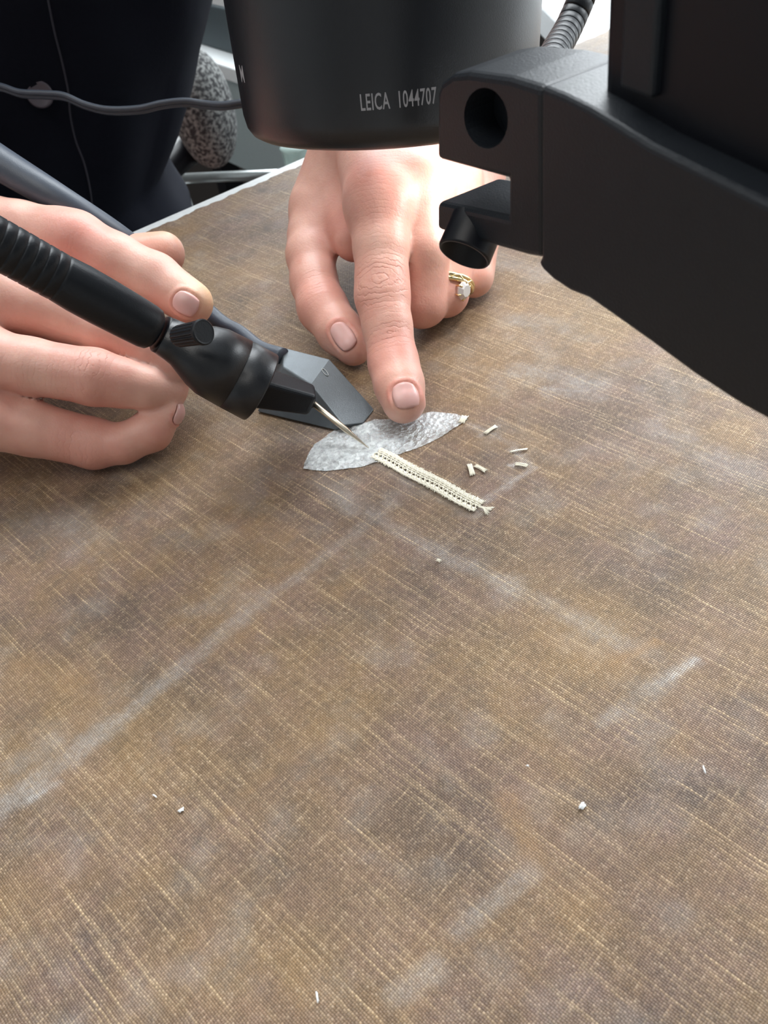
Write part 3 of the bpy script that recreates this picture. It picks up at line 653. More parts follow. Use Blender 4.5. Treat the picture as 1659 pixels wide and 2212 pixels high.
# tip holder: stepped block after the collar
ax_n = unit(nb0 - be); Ln_ = np.linalg.norm(nb0 - be)
sd = unit(np.cross(ax_n, [0, 0, 1.0])); up2 = unit(np.cross(sd, ax_n)); up2 = up2 if up2[2] > 0 else -up2
fa = be - ax_n * 3; fb = nb0 + ax_n * .3
q4 = [(-1, -1), (1, -1), (1, 1), (-1, 1)]
V = [fa + sd * 4.6 * a_ + up2 * 4.9 * b_ for a_, b_ in q4] + [fb + sd * 3.3 * a_ + up2 * (3.5 * b_ + .5) for a_, b_ in q4]
o = bevel(fixn(mesh_obj('tip_holder', V, [(0, 1, 2, 3), (4, 5, 6, 7), (0, 1, 5, 4), (1, 2, 6, 5), (2, 3, 7, 6), (3, 0, 4, 7)], M_blackplastic, nt_, smooth=False)), 1.3, 4)
V, Fc = lathe(nb0 - ax_n * 1, nb0 + ax_n, [(0, 2.0), (1.6, 2.0), (1.9, 1.6), (1.9, .5)], 24); mesh_obj('tip_nut', V, Fc, M_column, nt_)
dn = unit(tipN - nb0); Ln2 = np.linalg.norm(tipN - nb0)
V, Fc = lathe(nb0 - dn * 3, tipN, [(0, .85), (3 + Ln2 * .62, .85), (3 + Ln2 * .66, .72), (3 + Ln2 * .7, .60), (3 + Ln2 * .97, .16), (3 + Ln2, .04)], 16); mesh_obj('needle', V, Fc, M_needle, nt_)
# knob
k0, k1 = W(384, 727, 46), W(441, 717, 50); 
kd = unit(k1 - k0); Lk = np.linalg.norm(k1 - k0); u, v, a = frame(kd); V = []; Fc = []; n = 72
for (t_, r_, kn_) in ((0, 2.2, 0), (.3, 2.6, .12), (1.2, 2.75, .22), (Lk - 1.6, 3.0, .25), (Lk - 1.2, 3.1, .2), (Lk - 1.1, 3.15, 0), (Lk - .3, 3.15, 0), (Lk, 2.85, 0), (Lk - .05, 2.5, 0)):
    for i in range(n):
        an = 2 * math.pi * i / n; rr = r_ - (kn_ if i % 4 < 2 else 0); V.append(k0 + a * t_ + rr * (math.cos(an) * u + math.sin(an) * v))
for k in range(8):
    for i in range(n): j = (i + 1) % n; Fc.append((k * n + i, k * n + j, (k + 1) * n + j, (k + 1) * n + i))
Fc += [tuple(range(n))[::-1], tuple(8 * n + i for i in range(n))]
kb = mesh_obj('knob', V, Fc, M_blackplastic, nt_, smooth=False); kb['label'] = 'small knurled adjusting knob'
V, Fc = lathe(k0 - a * .8, k0 + a, [(0, 1.8), (1.2, 1.8)], 20); mesh_obj('knob_stem', V, Fc, M_blackplastic, nt_)

# ------------------------------------------------------------------ slate tube with flared nozzle
nz = empty('suction_nozzle', W(680, 860, 0), 'slate grey tube ending in a flared black hood beside the needle', 'nozzle')
tp = [W(-110, 285, 70), W(0, 353, 62), W(130, 432, 52), W(262, 515, 36), W(360, 590, 18), W(468, 690, 14), W(518, 719, 13), W(562, 752, 12.6), W(612, 770, 12.2)]
tr = np.interp(np.linspace(0, 8, 8 * 8 + 1), range(9), [6.4, 5.5, 4.6, 3.9, 3.3, 2.7, 2.4, 2.3, 2.6])
V, Fc = tube(catmull(tp, 8), tr, 24); mesh_obj('suction_tube', V, Fc, M_blue, nz)
T1, T2, T3, T4 = W(609, 750, 13), W(712, 776, 9.5), W(672, 830, 9.5), W(612, 792, 12)
def on_face(px, p0, p1, p2, lift=.15):
    n_ = unit(np.cross(p1 - p0, p2 - p0)); n_ = n_ if n_ @ (EYE - p0) > 0 else -n_; d = ray(*px); t = ((p0 - EYE) @ n_) / (d @ n_); return EYE + d * t + n_ * lift, n_
B3 = W(786, 913, .5); B4 = on_face((808, 884), T2, T3, B3, 0)[0]; B6 = on_face((742, 918), T2, T3, B3, 0)[0]
T4 = on_face((612, 792), T1, T2, T3, 0)[0]
B1, B2, B5, B0 = W(556, 889, .5), W(722, 929, .5), W(700, 790, .6), W(600, 800, .6)
hv = [T1, T2, T3, T4, B1, B2, B3, B4, B5, B0, B6]
hf = [(3, 2, 1, 0), (2, 10, 6, 7, 1), (3, 4, 5, 2), (2, 5, 10), (10, 5, 6), (1, 7, 8), (0, 1, 8), (0, 8, 9), (0, 9, 4, 3)]
hood = fixn(mesh_obj('hood', hv, hf, M_hood, nz, smooth=False)); so = hood.modifiers.new('thickness', 'SOLIDIFY'); so.thickness = .8 * MM; so.offset = -1; bevel(hood, .35, 2, 15)
def on_face(px, p0, p1, p2, lift=.15):
    n_ = unit(np.cross(p1 - p0, p2 - p0)); n_ = n_ if n_ @ (EYE - p0) > 0 else -n_; d = ray(*px); t = ((p0 - EYE) @ n_) / (d @ n_); return EYE + d * t + n_ * lift, n_
pa, n_ = on_face((696, 797), T2, T3, B4); pb, _ = on_face((708, 812), T2, T3, B4)
sdv = unit(np.cross(pb - pa, n_)); L_ = []
for t_ in np.linspace(0, 2 * math.pi, 25): L_.append((pa + pb) / 2 + (pb - pa) / 2 * math.cos(t_) + sdv * .55 * math.sin(t_))
V, Fc = tube(L_, .12, 6); mesh_obj('engraved_mark', V, Fc, M_chrome, nz)

# ------------------------------------------------------------------ clear film
def film():
    out = [(655, 1013), (658, 998), (668, 975), (680, 958), (700, 945), (722, 928), (742, 916), (765, 908), (790, 912), (812, 905), (845, 905), (880, 905), (905, 896), (930, 888), (955, 890), (985, 893), (1012, 904), (985, 922), (958, 940), (930, 955), (890, 972), (850, 985), (815, 998), (780, 1008), (742, 1013), (700, 1017)]
    P2 = np.array([W(x, y, .3)[:2] for x, y in out]); c = np.array([0.0])
    lo, hi = P2.min(0), P2.max(0); h = .42; gx = np.arange(lo[0], hi[0] + h, h); gy = np.arange(lo[1], hi[1] + h, h); GX, GY = np.meshgrid(gx, gy, indexing='ij')
    ins = np.zeros(GX.shape, bool); j = len(P2) - 1
    for i in range(len(P2)):
        xi, yi = P2[i]; xj, yj = P2[j]
        ins ^= ((yi > GY) != (yj > GY)) & (GX < (xj - xi) * (GY - yi) / (yj - yi + 1e-12) + xi); j = i
    dmin = np.full(GX.shape, 1e9); near = np.zeros(GX.shape + (2,))
    for i in range(len(P2)):
        a, b = P2[i - 1], P2[i]; ab = b - a; t = np.clip(((GX - a[0]) * ab[0] + (GY - a[1]) * ab[1]) / (ab @ ab), 0, 1)
        q_ = np.stack([a[0] + t * ab[0], a[1] + t * ab[1]], -1); d = np.hypot(GX - q_[..., 0], GY - q_[..., 1]); m_ = d < dmin; dmin[m_] = d[m_]; near[m_] = q_[m_]
    use = ins | (dmin < h * .75)
    snap = (~ins & use)
    GX2 = np.where(snap, near[..., 0], GX); GY2 = np.where(snap, near[..., 1], GY)
    r = np.random.default_rng(8)
    # crumple: max of random ridges
    Zf = np.zeros(GX.shape)
    for k in range(70):
        a_ = r.random() * math.pi; cx, cy = lo + r.random(2) * (hi - lo); w = .35 + .7 * r.random(); l = 2 + 5 * r.random()
        u = (GX2 - cx) * math.cos(a_) + (GY2 - cy) * math.sin(a_); v = -(GX2 - cx) * math.sin(a_) + (GY2 - cy) * math.cos(a_)
        Zf += .28 * w * np.clip(1 - np.abs(v) / w, 0, 1) * np.exp(-(u / l) ** 2)
    Zf = np.minimum(Zf, .9)
    pf = tI[:2]; Zf *= np.clip((np.hypot(GX2 - pf[0], GY2 - pf[1]) - 5) / 5, .08, 1)
    pt = tipN[:2]; Zf *= np.clip((np.hypot(GX2 - pt[0], GY2 - pt[1])) / 2.0, .2, 1); Zf = .18 + Zf
    ids = -np.ones(GX.shape, int); ids[use] = np.arange(use.sum()); V = np.stack([GX2[use], GY2[use], Zf[use]], -1)
    a, b, c_, d = ids[:-1, :-1], ids[1:, :-1], ids[1:, 1:], ids[:-1, 1:]; Q = np.stack([a, b, c_, d], -1).reshape(-1, 4); Q = Q[(Q >= 0).all(1)]
    return V, Q
m = bpy.data.materials.new('crumpled_clear_film'); m.use_nodes = True; nt = m.node_tree; N = nt.nodes; L = nt.links; N.remove(N['Principled BSDF'])
tr_ = N.new('ShaderNodeBsdfTransparent'); tr_.inputs[0].default_value = (.95, .97, .98, 1); gl = N.new('ShaderNodeBsdfGlossy'); gl.inputs['Roughness'].default_value = .2
df = N.new('ShaderNodeBsdfDiffuse'); df.inputs[0].default_value = (.90, .98, 1, 1); m1 = N.new('ShaderNodeMixShader'); m2 = N.new('ShaderNodeMixShader')
tcn = N.new('ShaderNodeTexCoord')
no = N.new('ShaderNodeTexNoise'); no.inputs['Scale'].default_value = 650; no.inputs['Detail'].default_value = 6; no.inputs['Roughness'].default_value = .7; L.new(tcn.outputs['Object'], no.inputs['Vector'])
vo = N.new('ShaderNodeTexVoronoi'); vo.inputs['Scale'].default_value = 620; L.new(tcn.outputs['Object'], vo.inputs['Vector'])
ad = N.new('ShaderNodeMath'); ad.operation = 'ADD'; L.new(no.outputs['Fac'], ad.inputs[0]); L.new(vo.outputs['Distance'], ad.inputs[1])
bpn = N.new('ShaderNodeBump'); bpn.inputs['Distance'].default_value = .0008; bpn.inputs['Strength'].default_value = 1.0; L.new(ad.outputs[0], bpn.inputs['Height']); L.new(bpn.outputs[0], gl.inputs['Normal']); L.new(bpn.outputs[0], df.inputs['Normal'])
atn = N.new('ShaderNodeAttribute'); atn.attribute_name = 'scatter_glare'
rm = N.new('ShaderNodeMapRange'); rm.inputs['From Min'].default_value = .35; rm.inputs['From Max'].default_value = .65; rm.inputs['To Min'].default_value = .55; rm.inputs['To Max'].default_value = 1.25; L.new(no.outputs['Fac'], rm.inputs['Value'])
mu = N.new('ShaderNodeMath'); mu.operation = 'MULTIPLY'; mu.use_clamp = True; L.new(rm.outputs[0], mu.inputs[0]); L.new(atn.outputs['Fac'], mu.inputs[1])
L.new(mu.outputs[0], m1.inputs[0]); L.new(tr_.outputs[0], m1.inputs[1]); L.new(df.outputs[0], m1.inputs[2])
m2.inputs[0].default_value = .5; L.new(m1.outputs[0], m2.inputs[1]); L.new(gl.outputs[0], m2.inputs[2]); L.new(m2.outputs[0], N['Material Output'].inputs[0])
M_film = m
fv, fq = film()
def gb(px, r): c = W(px[0], px[1], .3)[:2]; return np.exp(-(np.hypot(fv[:, 0] - c[0], fv[:, 1] - c[1]) / r) ** 2)
scatter_glare = .20 + .80 * np.maximum.reduce([gb((705, 985), 9), gb((760, 975), 8), gb((805, 965), 6), gb((790, 925), 4.5), gb((850, 960), 4) * .7, gb((945, 905), 4.5)])  # crinkle scatter plus painted sky reflection, as patches of white opacity
fo = fast_mesh('film_patch', fv, fq, M_film, None, {'scatter_glare': scatter_glare})
tag(fo, 'crumpled clear plastic film lying on the canvas under the fingertip and needle', 'film')

# ------------------------------------------------------------------ mended seam: bridge of short threads
sA, sB = W(814, 979, .3), W(1036, 1096, .3); sdir2 = unit(sB - sA); sL = np.linalg.norm(sB - sA); sn = np.array([-sdir2[1], sdir2[0], 0])
st = empty('thread_bridge_seam', sA, 'cream ladder of short threads bridging the tear beside the film', 'seam')
hw = 2.15
K = int(sL / .8)
allv = []; allf = []
proto = None
for k in range(K):                       # zig-zag cross threads, three rows, leaving small triangular holes
    for row, (n0, n1_) in enumerate(((-1.0, -.42), (-.42, .22), (.22, 1.0))):
        s0 = k * .8 + random.uniform(-.08, .08); fl = 1 if (k + row) % 2 else -1; lean = fl * .42
        wob = .3 * math.sin(s0 * .35) * .6
        ex = random.uniform(-.05, .22) if row != 1 else 0
        a = sA + sdir2 * (s0 - lean) + sn * (hw * n0 + wob - (ex if row == 0 else 0)); b = sA + sdir2 * (s0 + lean) + sn * (hw * n1_ + wob + (ex if row == 2 else 0))
        V, Fc = tube([a + [0, 0, .0], (a + b) / 2 + [0, 0, .22], b], .30 if row != 1 else .2, 5); off = len(allv); allv += list(V); allf += [tuple(i + off for i in f_) for f_ in Fc]
        if proto is None: pass
o = mesh_obj('cross_threads', allv, allf, M_thread, st); o['kind'] = 'stuff'
for nn in (-.95, -.75, -.5, -.0, .28, .55, .76, .95):
    pts = [sA + sdir2 * s + sn * (hw * nn + .18 * math.sin(s * .35) + random.uniform(-.04, .04)) + [0, 0, .18 + .06 * math.sin(s * 5)] for s in np.arange(0, sL, .5)]
    V, Fc = tube(pts, .24 if abs(nn) > .5 else .2, 6, 1); mesh_obj('long_thread', V, Fc, M_thread, st)
# loose fibres around the border
allv = []; allf = []
for k in range(420):
    s = random.uniform(0, sL); sg = random.choice((-1, 1)); a = sA + sdir2 * s + sn * sg * (hw * random.uniform(.75, 1.0) + 0) + [0, 0, .15]; L1 = random.uniform(.3, .85)
    b = a + sn * sg * L1 * random.uniform(.3, 1) + sdir2 * random.uniform(-.6, .6); V, Fc = tube([a, (a + b) / 2 + [0, 0, .12], b], .10, 4); off = len(allv); allv += list(V); allf += [tuple(i + off for i in f_) for f_ in Fc]
o = mesh_obj('loose_fibres', allv, allf, M_thread, st); o['kind'] = 'stuff'
allv = []; allf = []
e0, e1 = W(1034, 1094, .4), W(1058, 1104, .4); ed2 = unit(e1 - e0); en2 = np.array([-ed2[1], ed2[0], 0])
for k in range(34):
    f_ = random.uniform(-1, 1); p1 = e0 + en2 * f_ * .35; p2 = e0 * .5 + e1 * .5 + en2 * f_ * .35; p3 = e1 + en2 * f_ * 1.9 + ed2 * random.uniform(-.4, .4)
    V, Fc = tube([p1 + [0, 0, .1], p2 + [0, 0, .2 + .1 * random.random()], p3], .10, 4); off = len(allv); allv += list(V); allf += [tuple(i + off for i in g) for g in Fc]
o = mesh_obj('thread_tuft', allv, allf, M_thread, st); o['kind'] = 'stuff'
def scrap(name, x0, y0, x1, y1, w, label, group=None, curl=.3, nf=9, mm_=None):
    a, b = W(x0, y0, .25), W(x1, y1, .25); d = unit(b - a); n_ = np.array([-d[1], d[0], 0]); vv = []; ff = []
    for k in range(nf):
        f_ = (k / (nf - 1) - .5) * 2 if nf > 1 else 0; r_ = random.uniform(-.25, .25)
        V, Fc = tube(catmull([a + n_ * w * f_ - d * r_, (a + b) / 2 + n_ * w * f_ * .9 + [0, 0, curl * random.uniform(.3, 1)], b + n_ * w * f_ * 1.1 + d * r_], 3), .13, 5); o_ = len(vv); vv += list(V); ff += [tuple(i + o_ for i in g) for g in Fc]
    return tag(mesh_obj(name, vv, ff, mm_ or M_thread), label, 'thread' if name == 'thread_scrap' else 'lint', 'cream thread snippets around the mended tear' if name == 'thread_scrap' else 'white lint flecks on the canvas')
scrap('thread_scrap', 996, 914, 1005, 898, .85, 'cream thread snippet lying just beyond the right tip of the clear film')
scrap('thread_scrap', 1047, 937, 1072, 920, .5, 'faint cream thread snippet second along from the film tip', nf=5)
scrap('thread_scrap', 1103, 976, 1138, 970, .22, 'thin cream thread snippet above the white chalky smudge', nf=5)
scrap('thread_scrap', 1112, 1002, 1140, 1006, .5, 'short cream thread snippet lying in the white chalky smudge', nf=6)
scrap('thread_scrap', 1014, 1003, 1021, 1026, .6, 'upright cream thread snippet, left arm of the small v between seam and smudge', nf=8)
scrap('thread_scrap', 1026, 1005, 1050, 1018, .5, 'slanting cream thread snippet, right arm of the small v between seam and smudge', nf=6)
scrap('thread_scrap', 942, 1209, 953, 1213, .3, 'tiny white thread snippet on the grey bloom below the seam', nf=3)
scrap('lint_fleck', 386, 1754, 397, 1747, .28, 'bright white lint fleck on the lower left canvas', nf=4, mm_=M_paper)
scrap('lint_fleck', 1253, 1748, 1263, 1735, .4, 'bright white lint fleck on the lower right canvas', nf=5, mm_=M_paper)
scrap('lint_fleck', 684, 2144, 687, 2164, .05, 'pale hair thin lint strand near the bottom edge of the picture', nf=2, mm_=M_paper)
scrap('lint_fleck', 1519, 1656, 1523, 1669, .05, 'pale hair thin lint strand at far right of the canvas', nf=2, mm_=M_paper)
scrap('lint_fleck', 331, 1717, 338, 1722, .05, 'tiny white lint speck just above the bright fleck at lower left', nf=2, mm_=M_paper)
scrap('lint_fleck', 1137, 1654, 1142, 1655, .08, 'tiny white lint speck above and left of the lower right fleck', nf=2, mm_=M_paper)

# ------------------------------------------------------------------ microscope
mic = empty('microscope', D(1500, 500, 150), 'black stereo microscope with tapered lens housing and grey arm above the hands', 'microscope')
axm = unit(M3 @ np.array([225., -2900., -F])); fp = D(848, 330, 196); vd = unit(ray(838, 317)); aw = unit(vd - (vd @ axm) * axm)
RL = 37.8; cb = fp + aw * RL
prof = [(0, 24), (-.0, 33), (-.3, 34.5), (-1.2, 36.1), (-3, 37.3), (-6, 37.9), (-20, 38.4), (-60, 39.8), (-150, 42.5)]
V, Fc = lathe(cb, cb + axm, [(t, r) for t, r in prof], 128); o = mesh_obj('lens_housing', V, Fc, M_body, mic)
V, Fc = lathe(cb, cb + axm, [(-2, 24.2), (-4, 23), (-4, .1)], 64, closed=False); mesh_obj('lens_glass', V, Fc, M_stone, mic)
il = bpy.data.lights.new('lens_illuminator', 'AREA'); il.shape = 'DISK'; il.size = .05; il.energy = .0075; il.color = (1, .98, .95); il.spread = math.radians(100)
fl_ = bpy.data.lights.new('film_fill_spot', 'SPOT'); fl_.energy = .13; fl_.spot_size = math.radians(34); fl_.spot_blend = .9; fl_.shadow_soft_size = .006; fl_.color = (.95, .98, 1)  # added spot that only whitens the film, no such lamp in the lens
flo = bpy.data.objects.new('film_fill_spot', fl_); COL.objects.link(flo); fpz = cb - aw * 24 + axm * 1.5; flo.location = Vector(fpz * MM); flo.rotation_euler = Vector(W(790, 965, 0) - fpz).to_track_quat('-Z', 'Y').to_euler()
ilo = bpy.data.objects.new('lens_illuminator', il); COL.objects.link(ilo); ilo.location = Vector((cb + axm * 1.0) * MM); ilo.rotation_euler = Vector(axm).to_track_quat('-Z', 'Y').to_euler()
# printed lettering that follows the barrel
def barrel_text(txt, px, hgt, xs=.74, tilt=0.0):
    cu = bpy.data.curves.new('t', 'FONT'); cu.body = txt; cu.size = 1; cu.resolution_u = 3; cu.space_character = 1.08; cu.offset = .012
    to = bpy.data.objects.new('t', cu); COL.objects.link(to); dg = bpy.context.evaluated_depsgraph_get(); me = to.evaluated_get(dg).to_mesh()
    vs = np.array([v.co[:] for v in me.vertices]); fs = [tuple(p.vertices) for p in me.polygons]; to.to_mesh_clear(); bpy.data.objects.remove(to); bpy.data.curves.remove(cu)
    sc = hgt / .69; vs = vs[:, :2] * [sc * xs, sc]
    c_, s_ = math.cos(tilt), math.sin(tilt); vs = vs @ np.array([[c_, s_], [-s_, c_]])
    # find anchor on the barrel
    o_, d = EYE - cb, unit(ray(*px)); best = None
    for px in [(px[0] + 2 * k_, px[1]) for k_ in range(12)]:
      if best: break
      d = unit(ray(*px))
      for t in np.linspace(120, 330, 2101):
        p = o_ + d * t; h_ = -(p @ axm); rr = np.interp(h_, [-t_ for t_, r_ in prof][1:], [r_ for t_, r_ in prof][1:])
        if np.linalg.norm(p + axm * h_) < rr: best = (h_, p + axm * h_); break
    h_, rad = best; r0 = unit(rad); right = np.cross(axm, r0); right = right if right @ M3[:, 0] > 0 else -right
    out = []
    for x, y in vs:
        hh = h_ + y; R_ = np.interp(hh, [-t_ for t_, r_ in prof][1:], [r_ for t_, r_ in prof][1:]) + .06; an = x / R_
        out.append(cb - axm * hh + R_ * (math.cos(an) * r0 + math.sin(an) * right))
    return out, fs
V, Fc = barrel_text('LEICA  1044707', (779, 239), 3.3, .50, math.radians(1.0)); o = mesh_obj('printed_lettering', V, Fc, M_letter, mic, smooth=False); o['label'] = 'grey printed serial lettering'
V, Fc = barrel_text('M', (522, 176), 3.6, .8); mesh_obj('printed_mark', V, Fc, M_letter, mic, smooth=False)
# arm: vertical slab whose face runs from the clamp to the lower right
A1, A2 = D(943, 345, 163), D(1659, 905, 112); fd = unit((A2 - A1) * [1, 1, 0]); fn_ = np.array([-fd[1], fd[0], 0]); fn_ = fn_ if fn_ @ (A1 - EYE) > 0 else -fn_
def FP(x, y, off=0): d = ray(x, y); t = ((A1 + fn_ * off - EYE) @ fn_) / (d @ fn_); return EYE + d * t
def slab(pts, name, th, m_, off=0, bv=1.2): fr = [FP(x, y, off) for x, y in pts]; V, Fc = prism(fr, [p + fn_ * th for p in fr]); return bevel(fixn(mesh_obj(name, V, Fc, m_, mic, smooth=False)), bv, 3, 28)
jaw = [(943, 200), (950, 178), (975, 160), (1010, 156), (1100, 168), (1172, 190), (1172, 560), (1138, 554), (943, 497), (943, 437), (1096, 470), (1096, 388), (943, 345)]
jo = slab(jaw, 'clamp_jaw', 15, M_arm)
body = [(1168, 186), (1215, 205), (1270, 232), (1330, 268), (1400, 312), (1480, 352), (1560, 392), (1659, 440), (1800, 500), (1990, 560), (1990, 1130), (1800, 1000), (1659, 910), (1600, 878), (1500, 812), (1400, 738), (1330, 688), (1270, 646), (1230, 630), (1195, 607), (1172, 585), (1160, 566), (1168, 556)]
slab(body, 'arm', 30, M_arm, off=-.8)
# recess with grub screw in the clamp
bo = slab([(1016 + 46 * math.cos(t) + 5 * math.sin(t), 268 + 66 * math.sin(t)) for t in np.linspace(0, 2 * math.pi, 33)[:-1]], 'x', 9, None, off=-3, bv=.01)
bo.modifiers.clear(); cut = jo.modifiers.new('recess', 'BOOLEAN'); cut.object = bo; cut.solver = 'EXACT'; bpy.context.view_layer.update()
dg = bpy.context.evaluated_depsgraph_get(); nm = bpy.data.meshes.new_from_object(jo.evaluated_get(dg)); jo.modifiers.clear(); jo.data = nm; bpy.data.objects.remove(bo)
cS = FP(1018, 268, 5.2); V, Fc = lathe(cS, cS - fn_, [(0, 3.6), (1.8, 3.6), (2.4, 3.2), (2.4, 1.5), (1.0, 1.4)], 6 * 4); so_ = mesh_obj('clamp_screw', V, Fc, M_column, mic)
pS = FP(1030, 322, 3.4); V, Fc = lathe(pS, pS - fn_, [(0, 1.5), (1.8, 1.4), (2.4, .8)], 16); mesh_obj('glint_stud', V, Fc, M_chrome, mic)  # bright stud added in place of the specular dot in the recess
# short open tube under the clamp
dS = unit(.99 * unit(M3 @ np.array([-.42, -1, 0])) - .10 * unit(ray(1003, 548))); s1_ = D(1002, 551, 166); V, Fc = lathe(s1_ - dS * 7, s1_, [(0, 5.2), (6.6, 5.3), (7.0, 5.1), (7.0, 4.7), (3.5, 4.6), (3.4, .1)], 48, closed=False); mesh_obj('locating_stub', V, Fc, M_column, mic)
# column on the arm
cz = FP(1290, 232, 10); topdir = -axm
cA = FP(1294, 240, 4); V = []
cw = 78; cdp = 60
fr = [cA, cA + fd * cw, cA + fd * cw + fn_ * cdp, cA + fn_ * cdp]
V = [p - [0, 0, 22] for p in fr] + [p + [0, 0, 150] for p in fr]; Fc = [(0, 1, 2, 3), (7, 6, 5, 4), (0, 4, 5, 1), (1, 5, 6, 2), (2, 6, 7, 3), (3, 7, 4, 0)]
bevel(fixn(mesh_obj('stand_column', V, Fc, M_column, mic, smooth=False)), 2.5, 4)
cR = cA + fd * 9 - fn_ * .4; V, Fc = box(cR + [0, 0, 83], fd * 3.2, fn_ * 1.0, [0, 0, 78]); bevel(mesh_obj('reflection_strip', V, Fc, M_arm, mic, smooth=False), .6, 2)  # lighter strip added in place of a reflection down the column

# ------------------------------------------------------------------ gooseneck lamp
gl_ = empty('gooseneck_lamp', D(1150, 200, 285), 'black ribbed gooseneck lamp rising behind the microscope arm', 'lamp')
gp = catmull([D(1222, 262, 236), D(1188, 205, 250), D(1192, 130, 272), D(1228, 60, 290), D(1262, -20, 292), D(1290, -110, 296), D(1300, -230, 300), D(1310, -420, 300)], 60)
dcum = np.concatenate([[0], np.cumsum(np.linalg.norm(np.diff(gp, axis=0), axis=1))]); pitch = 4.3
segm = None; tt_ = 1.0
while tt_ < dcum[-1] - 1:
    p = np.array([np.interp(tt_, dcum, gp[:, k]) for k in range(3)]); p2 = np.array([np.interp(tt_ + 1, dcum, gp[:, k]) for k in range(3)]); d = unit(p2 - p)
    if segm is None:
        V, Fc = lathe((0, 0, 0), (0, 0, 1), [(0, 4.2), (.12, 4.6), (.4, 4.75), (3.7, 4.75), (4.0, 4.6), (4.1, 4.2)], 28); ob = mesh_obj('hose_segment', V, Fc, M_blackplastic, gl_); ob.data.transform(Matrix.Translation(Vector(gl_.location))); segm = ob
    else: ob = segm.copy(); COL.objects.link(ob)
    ob.parent = gl_; ob.location = Vector(p * MM) - gl_.location; ob.rotation_mode = 'QUATERNION'; ob.rotation_quaternion = Vector(d).to_track_quat('Z', 'Y'); tt_ += pitch
V, Fc = tube(gp[::12], 3.8, 16); mesh_obj('hose_core', V, Fc, M_column, gl_)
lp = D(1222, 262, 236); aim = W(960, 400, 38); ld = unit(aim - lp)
V, Fc = lathe(lp - ld * 4, lp + ld, [(0, 4), (.5, 5.2), (8, 6.5), (11, 7), (12, 6.6), (11, 6.2)], 32); mesh_obj('lamp_head', V, Fc, M_blackplastic, gl_)
V, Fc = lathe(lp + ld * 6.6, lp + ld * 8, [(0, 6.0), (.4, 6.0)], 32); mesh_obj('lamp_lens', V, Fc, M_lampface, gl_)
sl = bpy.data.lights.new('gooseneck_spot', 'SPOT'); sl.energy = .13; sl.spot_size = math.radians(140); sl.spot_blend = 1.0; sl.shadow_soft_size = .005; sl.color = (1, .97, .93)
slo = bpy.data.objects.new('gooseneck_spot', sl); COL.objects.link(slo); slo.location = Vector((lp + ld * 9) * MM); slo.rotation_euler = Vector(ld).to_track_quat('-Z', 'Y').to_euler()

# ------------------------------------------------------------------ thin cable in front of the shirt
cbp = catmull([D(-90, 170, 350), D(0, 188, 345), D(45, 202, 343), D(100, 205, 341), D(140, 209, 340), D(185, 228, 340), D(235, 239, 340), D(300, 237, 340), D(350, 226, 340), D(400, 221, 340), D(440, 226, 340), D(480, 229, 338), D(530, 222, 336), D(620, 205, 336), D(760, 180, 350)], 8)
cr = frame(np.array([1., 0, 0])); 
for q_, dz in ((cbp, .95), (cbp, -.95)): pass
cbo = empty('twin_cable', cbp[0], 'thin grey twin core cable crossing in front of the navy shirt', 'cable')
for dz in (.85, -.85):
    V, Fc = tube(cbp + np.array([0, -.5 * dz, dz]), 1.05, 12); mesh_obj('cable_core', V, Fc, M_blue, cbo)

# ------------------------------------------------------------------ background furniture
ch = empty('office_chair', np.array([tc_[0], tc_[1] + 60, FZ]), 'office chair under the person, grey tweed arm pad showing', 'chair')
V, Fc = boxab(tc_[0] - 225, tc_[0] + 225, tc_[1] - 150, tc_[1] + 270, -490, -428); bevel(mesh_obj('seat', V, Fc, M_tweed, ch, smooth=False), 25, 4)
pc = D(438, 236, 770); pads = []
def ellips(c, ax_, ay_, az_, n=32, m2=20, e=.8):
    V = []; Fc = []
    for i in range(m2 + 1):
        ph = math.pi * i / m2 - math.pi / 2
        for j in range(n):
            t = 2 * math.pi * j / n; sg = lambda v: math.copysign(abs(v) ** e, v)
            V.append(np.asarray(c) + sg(math.cos(ph)) * sg(math.cos(t)) * np.asarray(ax_) + sg(math.cos(ph)) * sg(math.sin(t)) * np.asarray(ay_) + sg(math.sin(ph)) * np.asarray(az_))
    for i in range(m2):
        for j in range(n): k = (j + 1) % n; Fc.append((i * n + j, i * n + k, (i + 1) * n + k, (i + 1) * n + j))
    return V, Fc
xr, yr, zr = M3[:, 0], M3[:, 1], -M3[:, 2]
V, Fc = ellips(pc + yr * 0, unit(np.array([.85, .5, 0])) * 30, np.array([-.3, 1, 0]) * 34, np.array([0, 0.05, 1]) * 50, e=.95); mesh_obj('arm_pad', V, Fc, M_tweed, ch)
V, Fc = tube([pc - [20, 0, 30], pc + [-110, 10, -90], [tc_[0] + 215, tc_[1] + 220, -450]], 14, 12); mesh_obj('arm_post', V, Fc, M_column, ch)
V, Fc = lathe((tc_[0], tc_[1] + 60, FZ + 60), (tc_[0], tc_[1] + 60, -455), [(0, 28), (250, 28), (295, 40)], 24); mesh_obj('pedestal', V, Fc, M_chrome, ch)
for k in range(5):
    t = k * 2 * math.pi / 5 + .3; c = np.array([tc_[0], tc_[1] + 60, FZ + 75]); e = c + np.array([math.cos(t), math.sin(t), -.12]) * 290
    V, Fc = tube([c, e], [26, 16], 10); mesh_obj('base_spoke', V, Fc, M_chrome, ch)
    V, Fc = lathe(e - [14, 0, 16 + 8], e + [14, 0, -24], [(0, 22), (2, 24), (26, 24), (28, 22)], 20); mesh_obj('caster', V, Fc, M_column, ch)
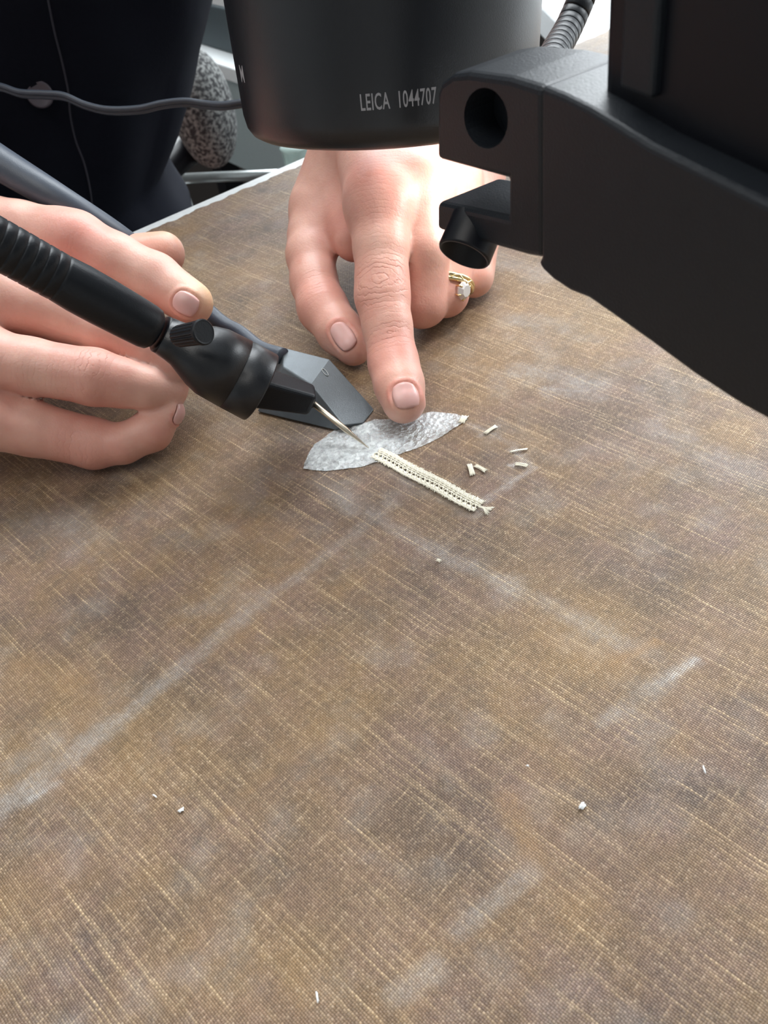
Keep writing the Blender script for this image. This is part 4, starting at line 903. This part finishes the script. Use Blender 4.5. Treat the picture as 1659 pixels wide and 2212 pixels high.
# pale cabinet behind, white top
def rect_top(px_list, z): return [W(x, y, z) for x, y in px_list]
zc = -170
c0 = W(395, 108, zc); c1 = W(600, 175, zc)
cdx = unit((c1 - c0) * [1, 1, 0]); cdy = np.array([-cdx[1], cdx[0], 0]); Lc = np.linalg.norm(c1 - c0)
cab = empty('side_cabinet', c0 * [1, 1, 0] + [0, 0, FZ], 'pale grey steel cabinet with a white top behind the shirt', 'cabinet')
mid = (c0 + c1) / 2
V, Fc = box(mid + cdy * 190 + [0, 0, -78], cdx * Lc * .62, cdy * 188, [0, 0, 60]); mesh_obj('body', V, Fc, M_pale, cab, smooth=False)
V, Fc = box(mid + cdy * 190 + [0, 0, -9], cdx * (Lc * .62 + 4), cdy * 194, [0, 0, 9]); bevel(mesh_obj('cabinet_top', V, Fc, M_white, cab, smooth=False), 2)
for sx in (-1, 1):
    for ty in (20, 360): p = mid + cdx * Lc * .58 * sx + cdy * ty; V, Fc = box([p[0], p[1], (FZ + zc - 138) / 2], cdx * 14, cdy * 14, [0, 0, (zc - 138 - FZ) / 2]); mesh_obj('leg', V, Fc, M_column, cab, smooth=False)
bx0 = D(472, 98, 1) - EYE; 
def on_z(x, y, z): return W(x, y, z)
g = on_z(470, 118, zc); V, Fc = box(g + cdy * 60 + [0, 0, 26], cdx * 150, cdy * 50, [0, 0, 26]); bf = bevel(mesh_obj('box_file', V, Fc, M_darkgrey, None, smooth=False), 2); tag(bf, 'dark grey box file lying on the white cabinet top', 'box')
g2 = on_z(475, 50, zc + 52); V, Fc = box(g + cdy * 58 + [0, 0, 52 + 5.5], cdx * 140, cdy * 44, [0, 0, 5.5]); pf_ = mesh_obj('paper_stack', V, Fc, M_paper, None, smooth=False); tag(pf_, 'stack of white paper on the dark grey box file', 'paper')
# low chrome rail and glass jar beyond the canvas edge
ra, rb_ = D(385, 386, 900), D(620, 376, 840); rl = empty('trolley', (np.append(((ra + rb_) / 2)[:2], FZ)), 'small trolley with a chrome rail beyond the canvas edge', 'trolley')
V, Fc = tube([ra, rb_ + (rb_ - ra) * .6], 5, 12); mesh_obj('rail', V, Fc, M_chrome, rl)
for p in (ra, rb_ + (rb_ - ra) * .6): V, Fc = tube([p, [p[0], p[1], FZ]], 6, 12); mesh_obj('post', V, Fc, M_chrome, rl)
sh0 = ra + [0, 10, -140]; V, Fc = box((ra + rb_) / 2 + (rb_ - ra) * .3 + [0, 60, -170], (rb_ - ra) * .82, [0, 75, 0], [0, 0, 6]); mesh_obj('shelf', V, Fc, M_floor, rl, smooth=False)
jb = D(640, 330, 862); V, Fc = lathe(jb - [0, 0, 75], jb, [(0, 17), (2, 20), (55, 20), (62, 14), (80, 14), (82, 15)], 32); jz = jb[2] - 60
shz = ((ra + rb_) / 2 + (rb_ - ra) * .3)[2] - 164
jar = mesh_obj('glass_jar', V, Fc, M_glass, None); jar.location.z = 0; tag(jar, 'pale frosted glass jar seen between lens housing and wrist', 'jar')
# bright bench to the right behind the microscope
bn = empty('side_bench', (330, 1150, FZ), 'white bench by the window behind the gooseneck lamp', 'bench')
V, Fc = boxab(260, 1100, 760, 1500, -150, -120); bevel(mesh_obj('bench_top', V, Fc, M_white, bn, smooth=False), 3)
for x in (300, 1060):
    for y in (800, 1460): V, Fc = boxab(x - 20, x + 20, y - 20, y + 20, FZ, -150); mesh_obj('leg', V, Fc, M_chrome, bn, smooth=False)
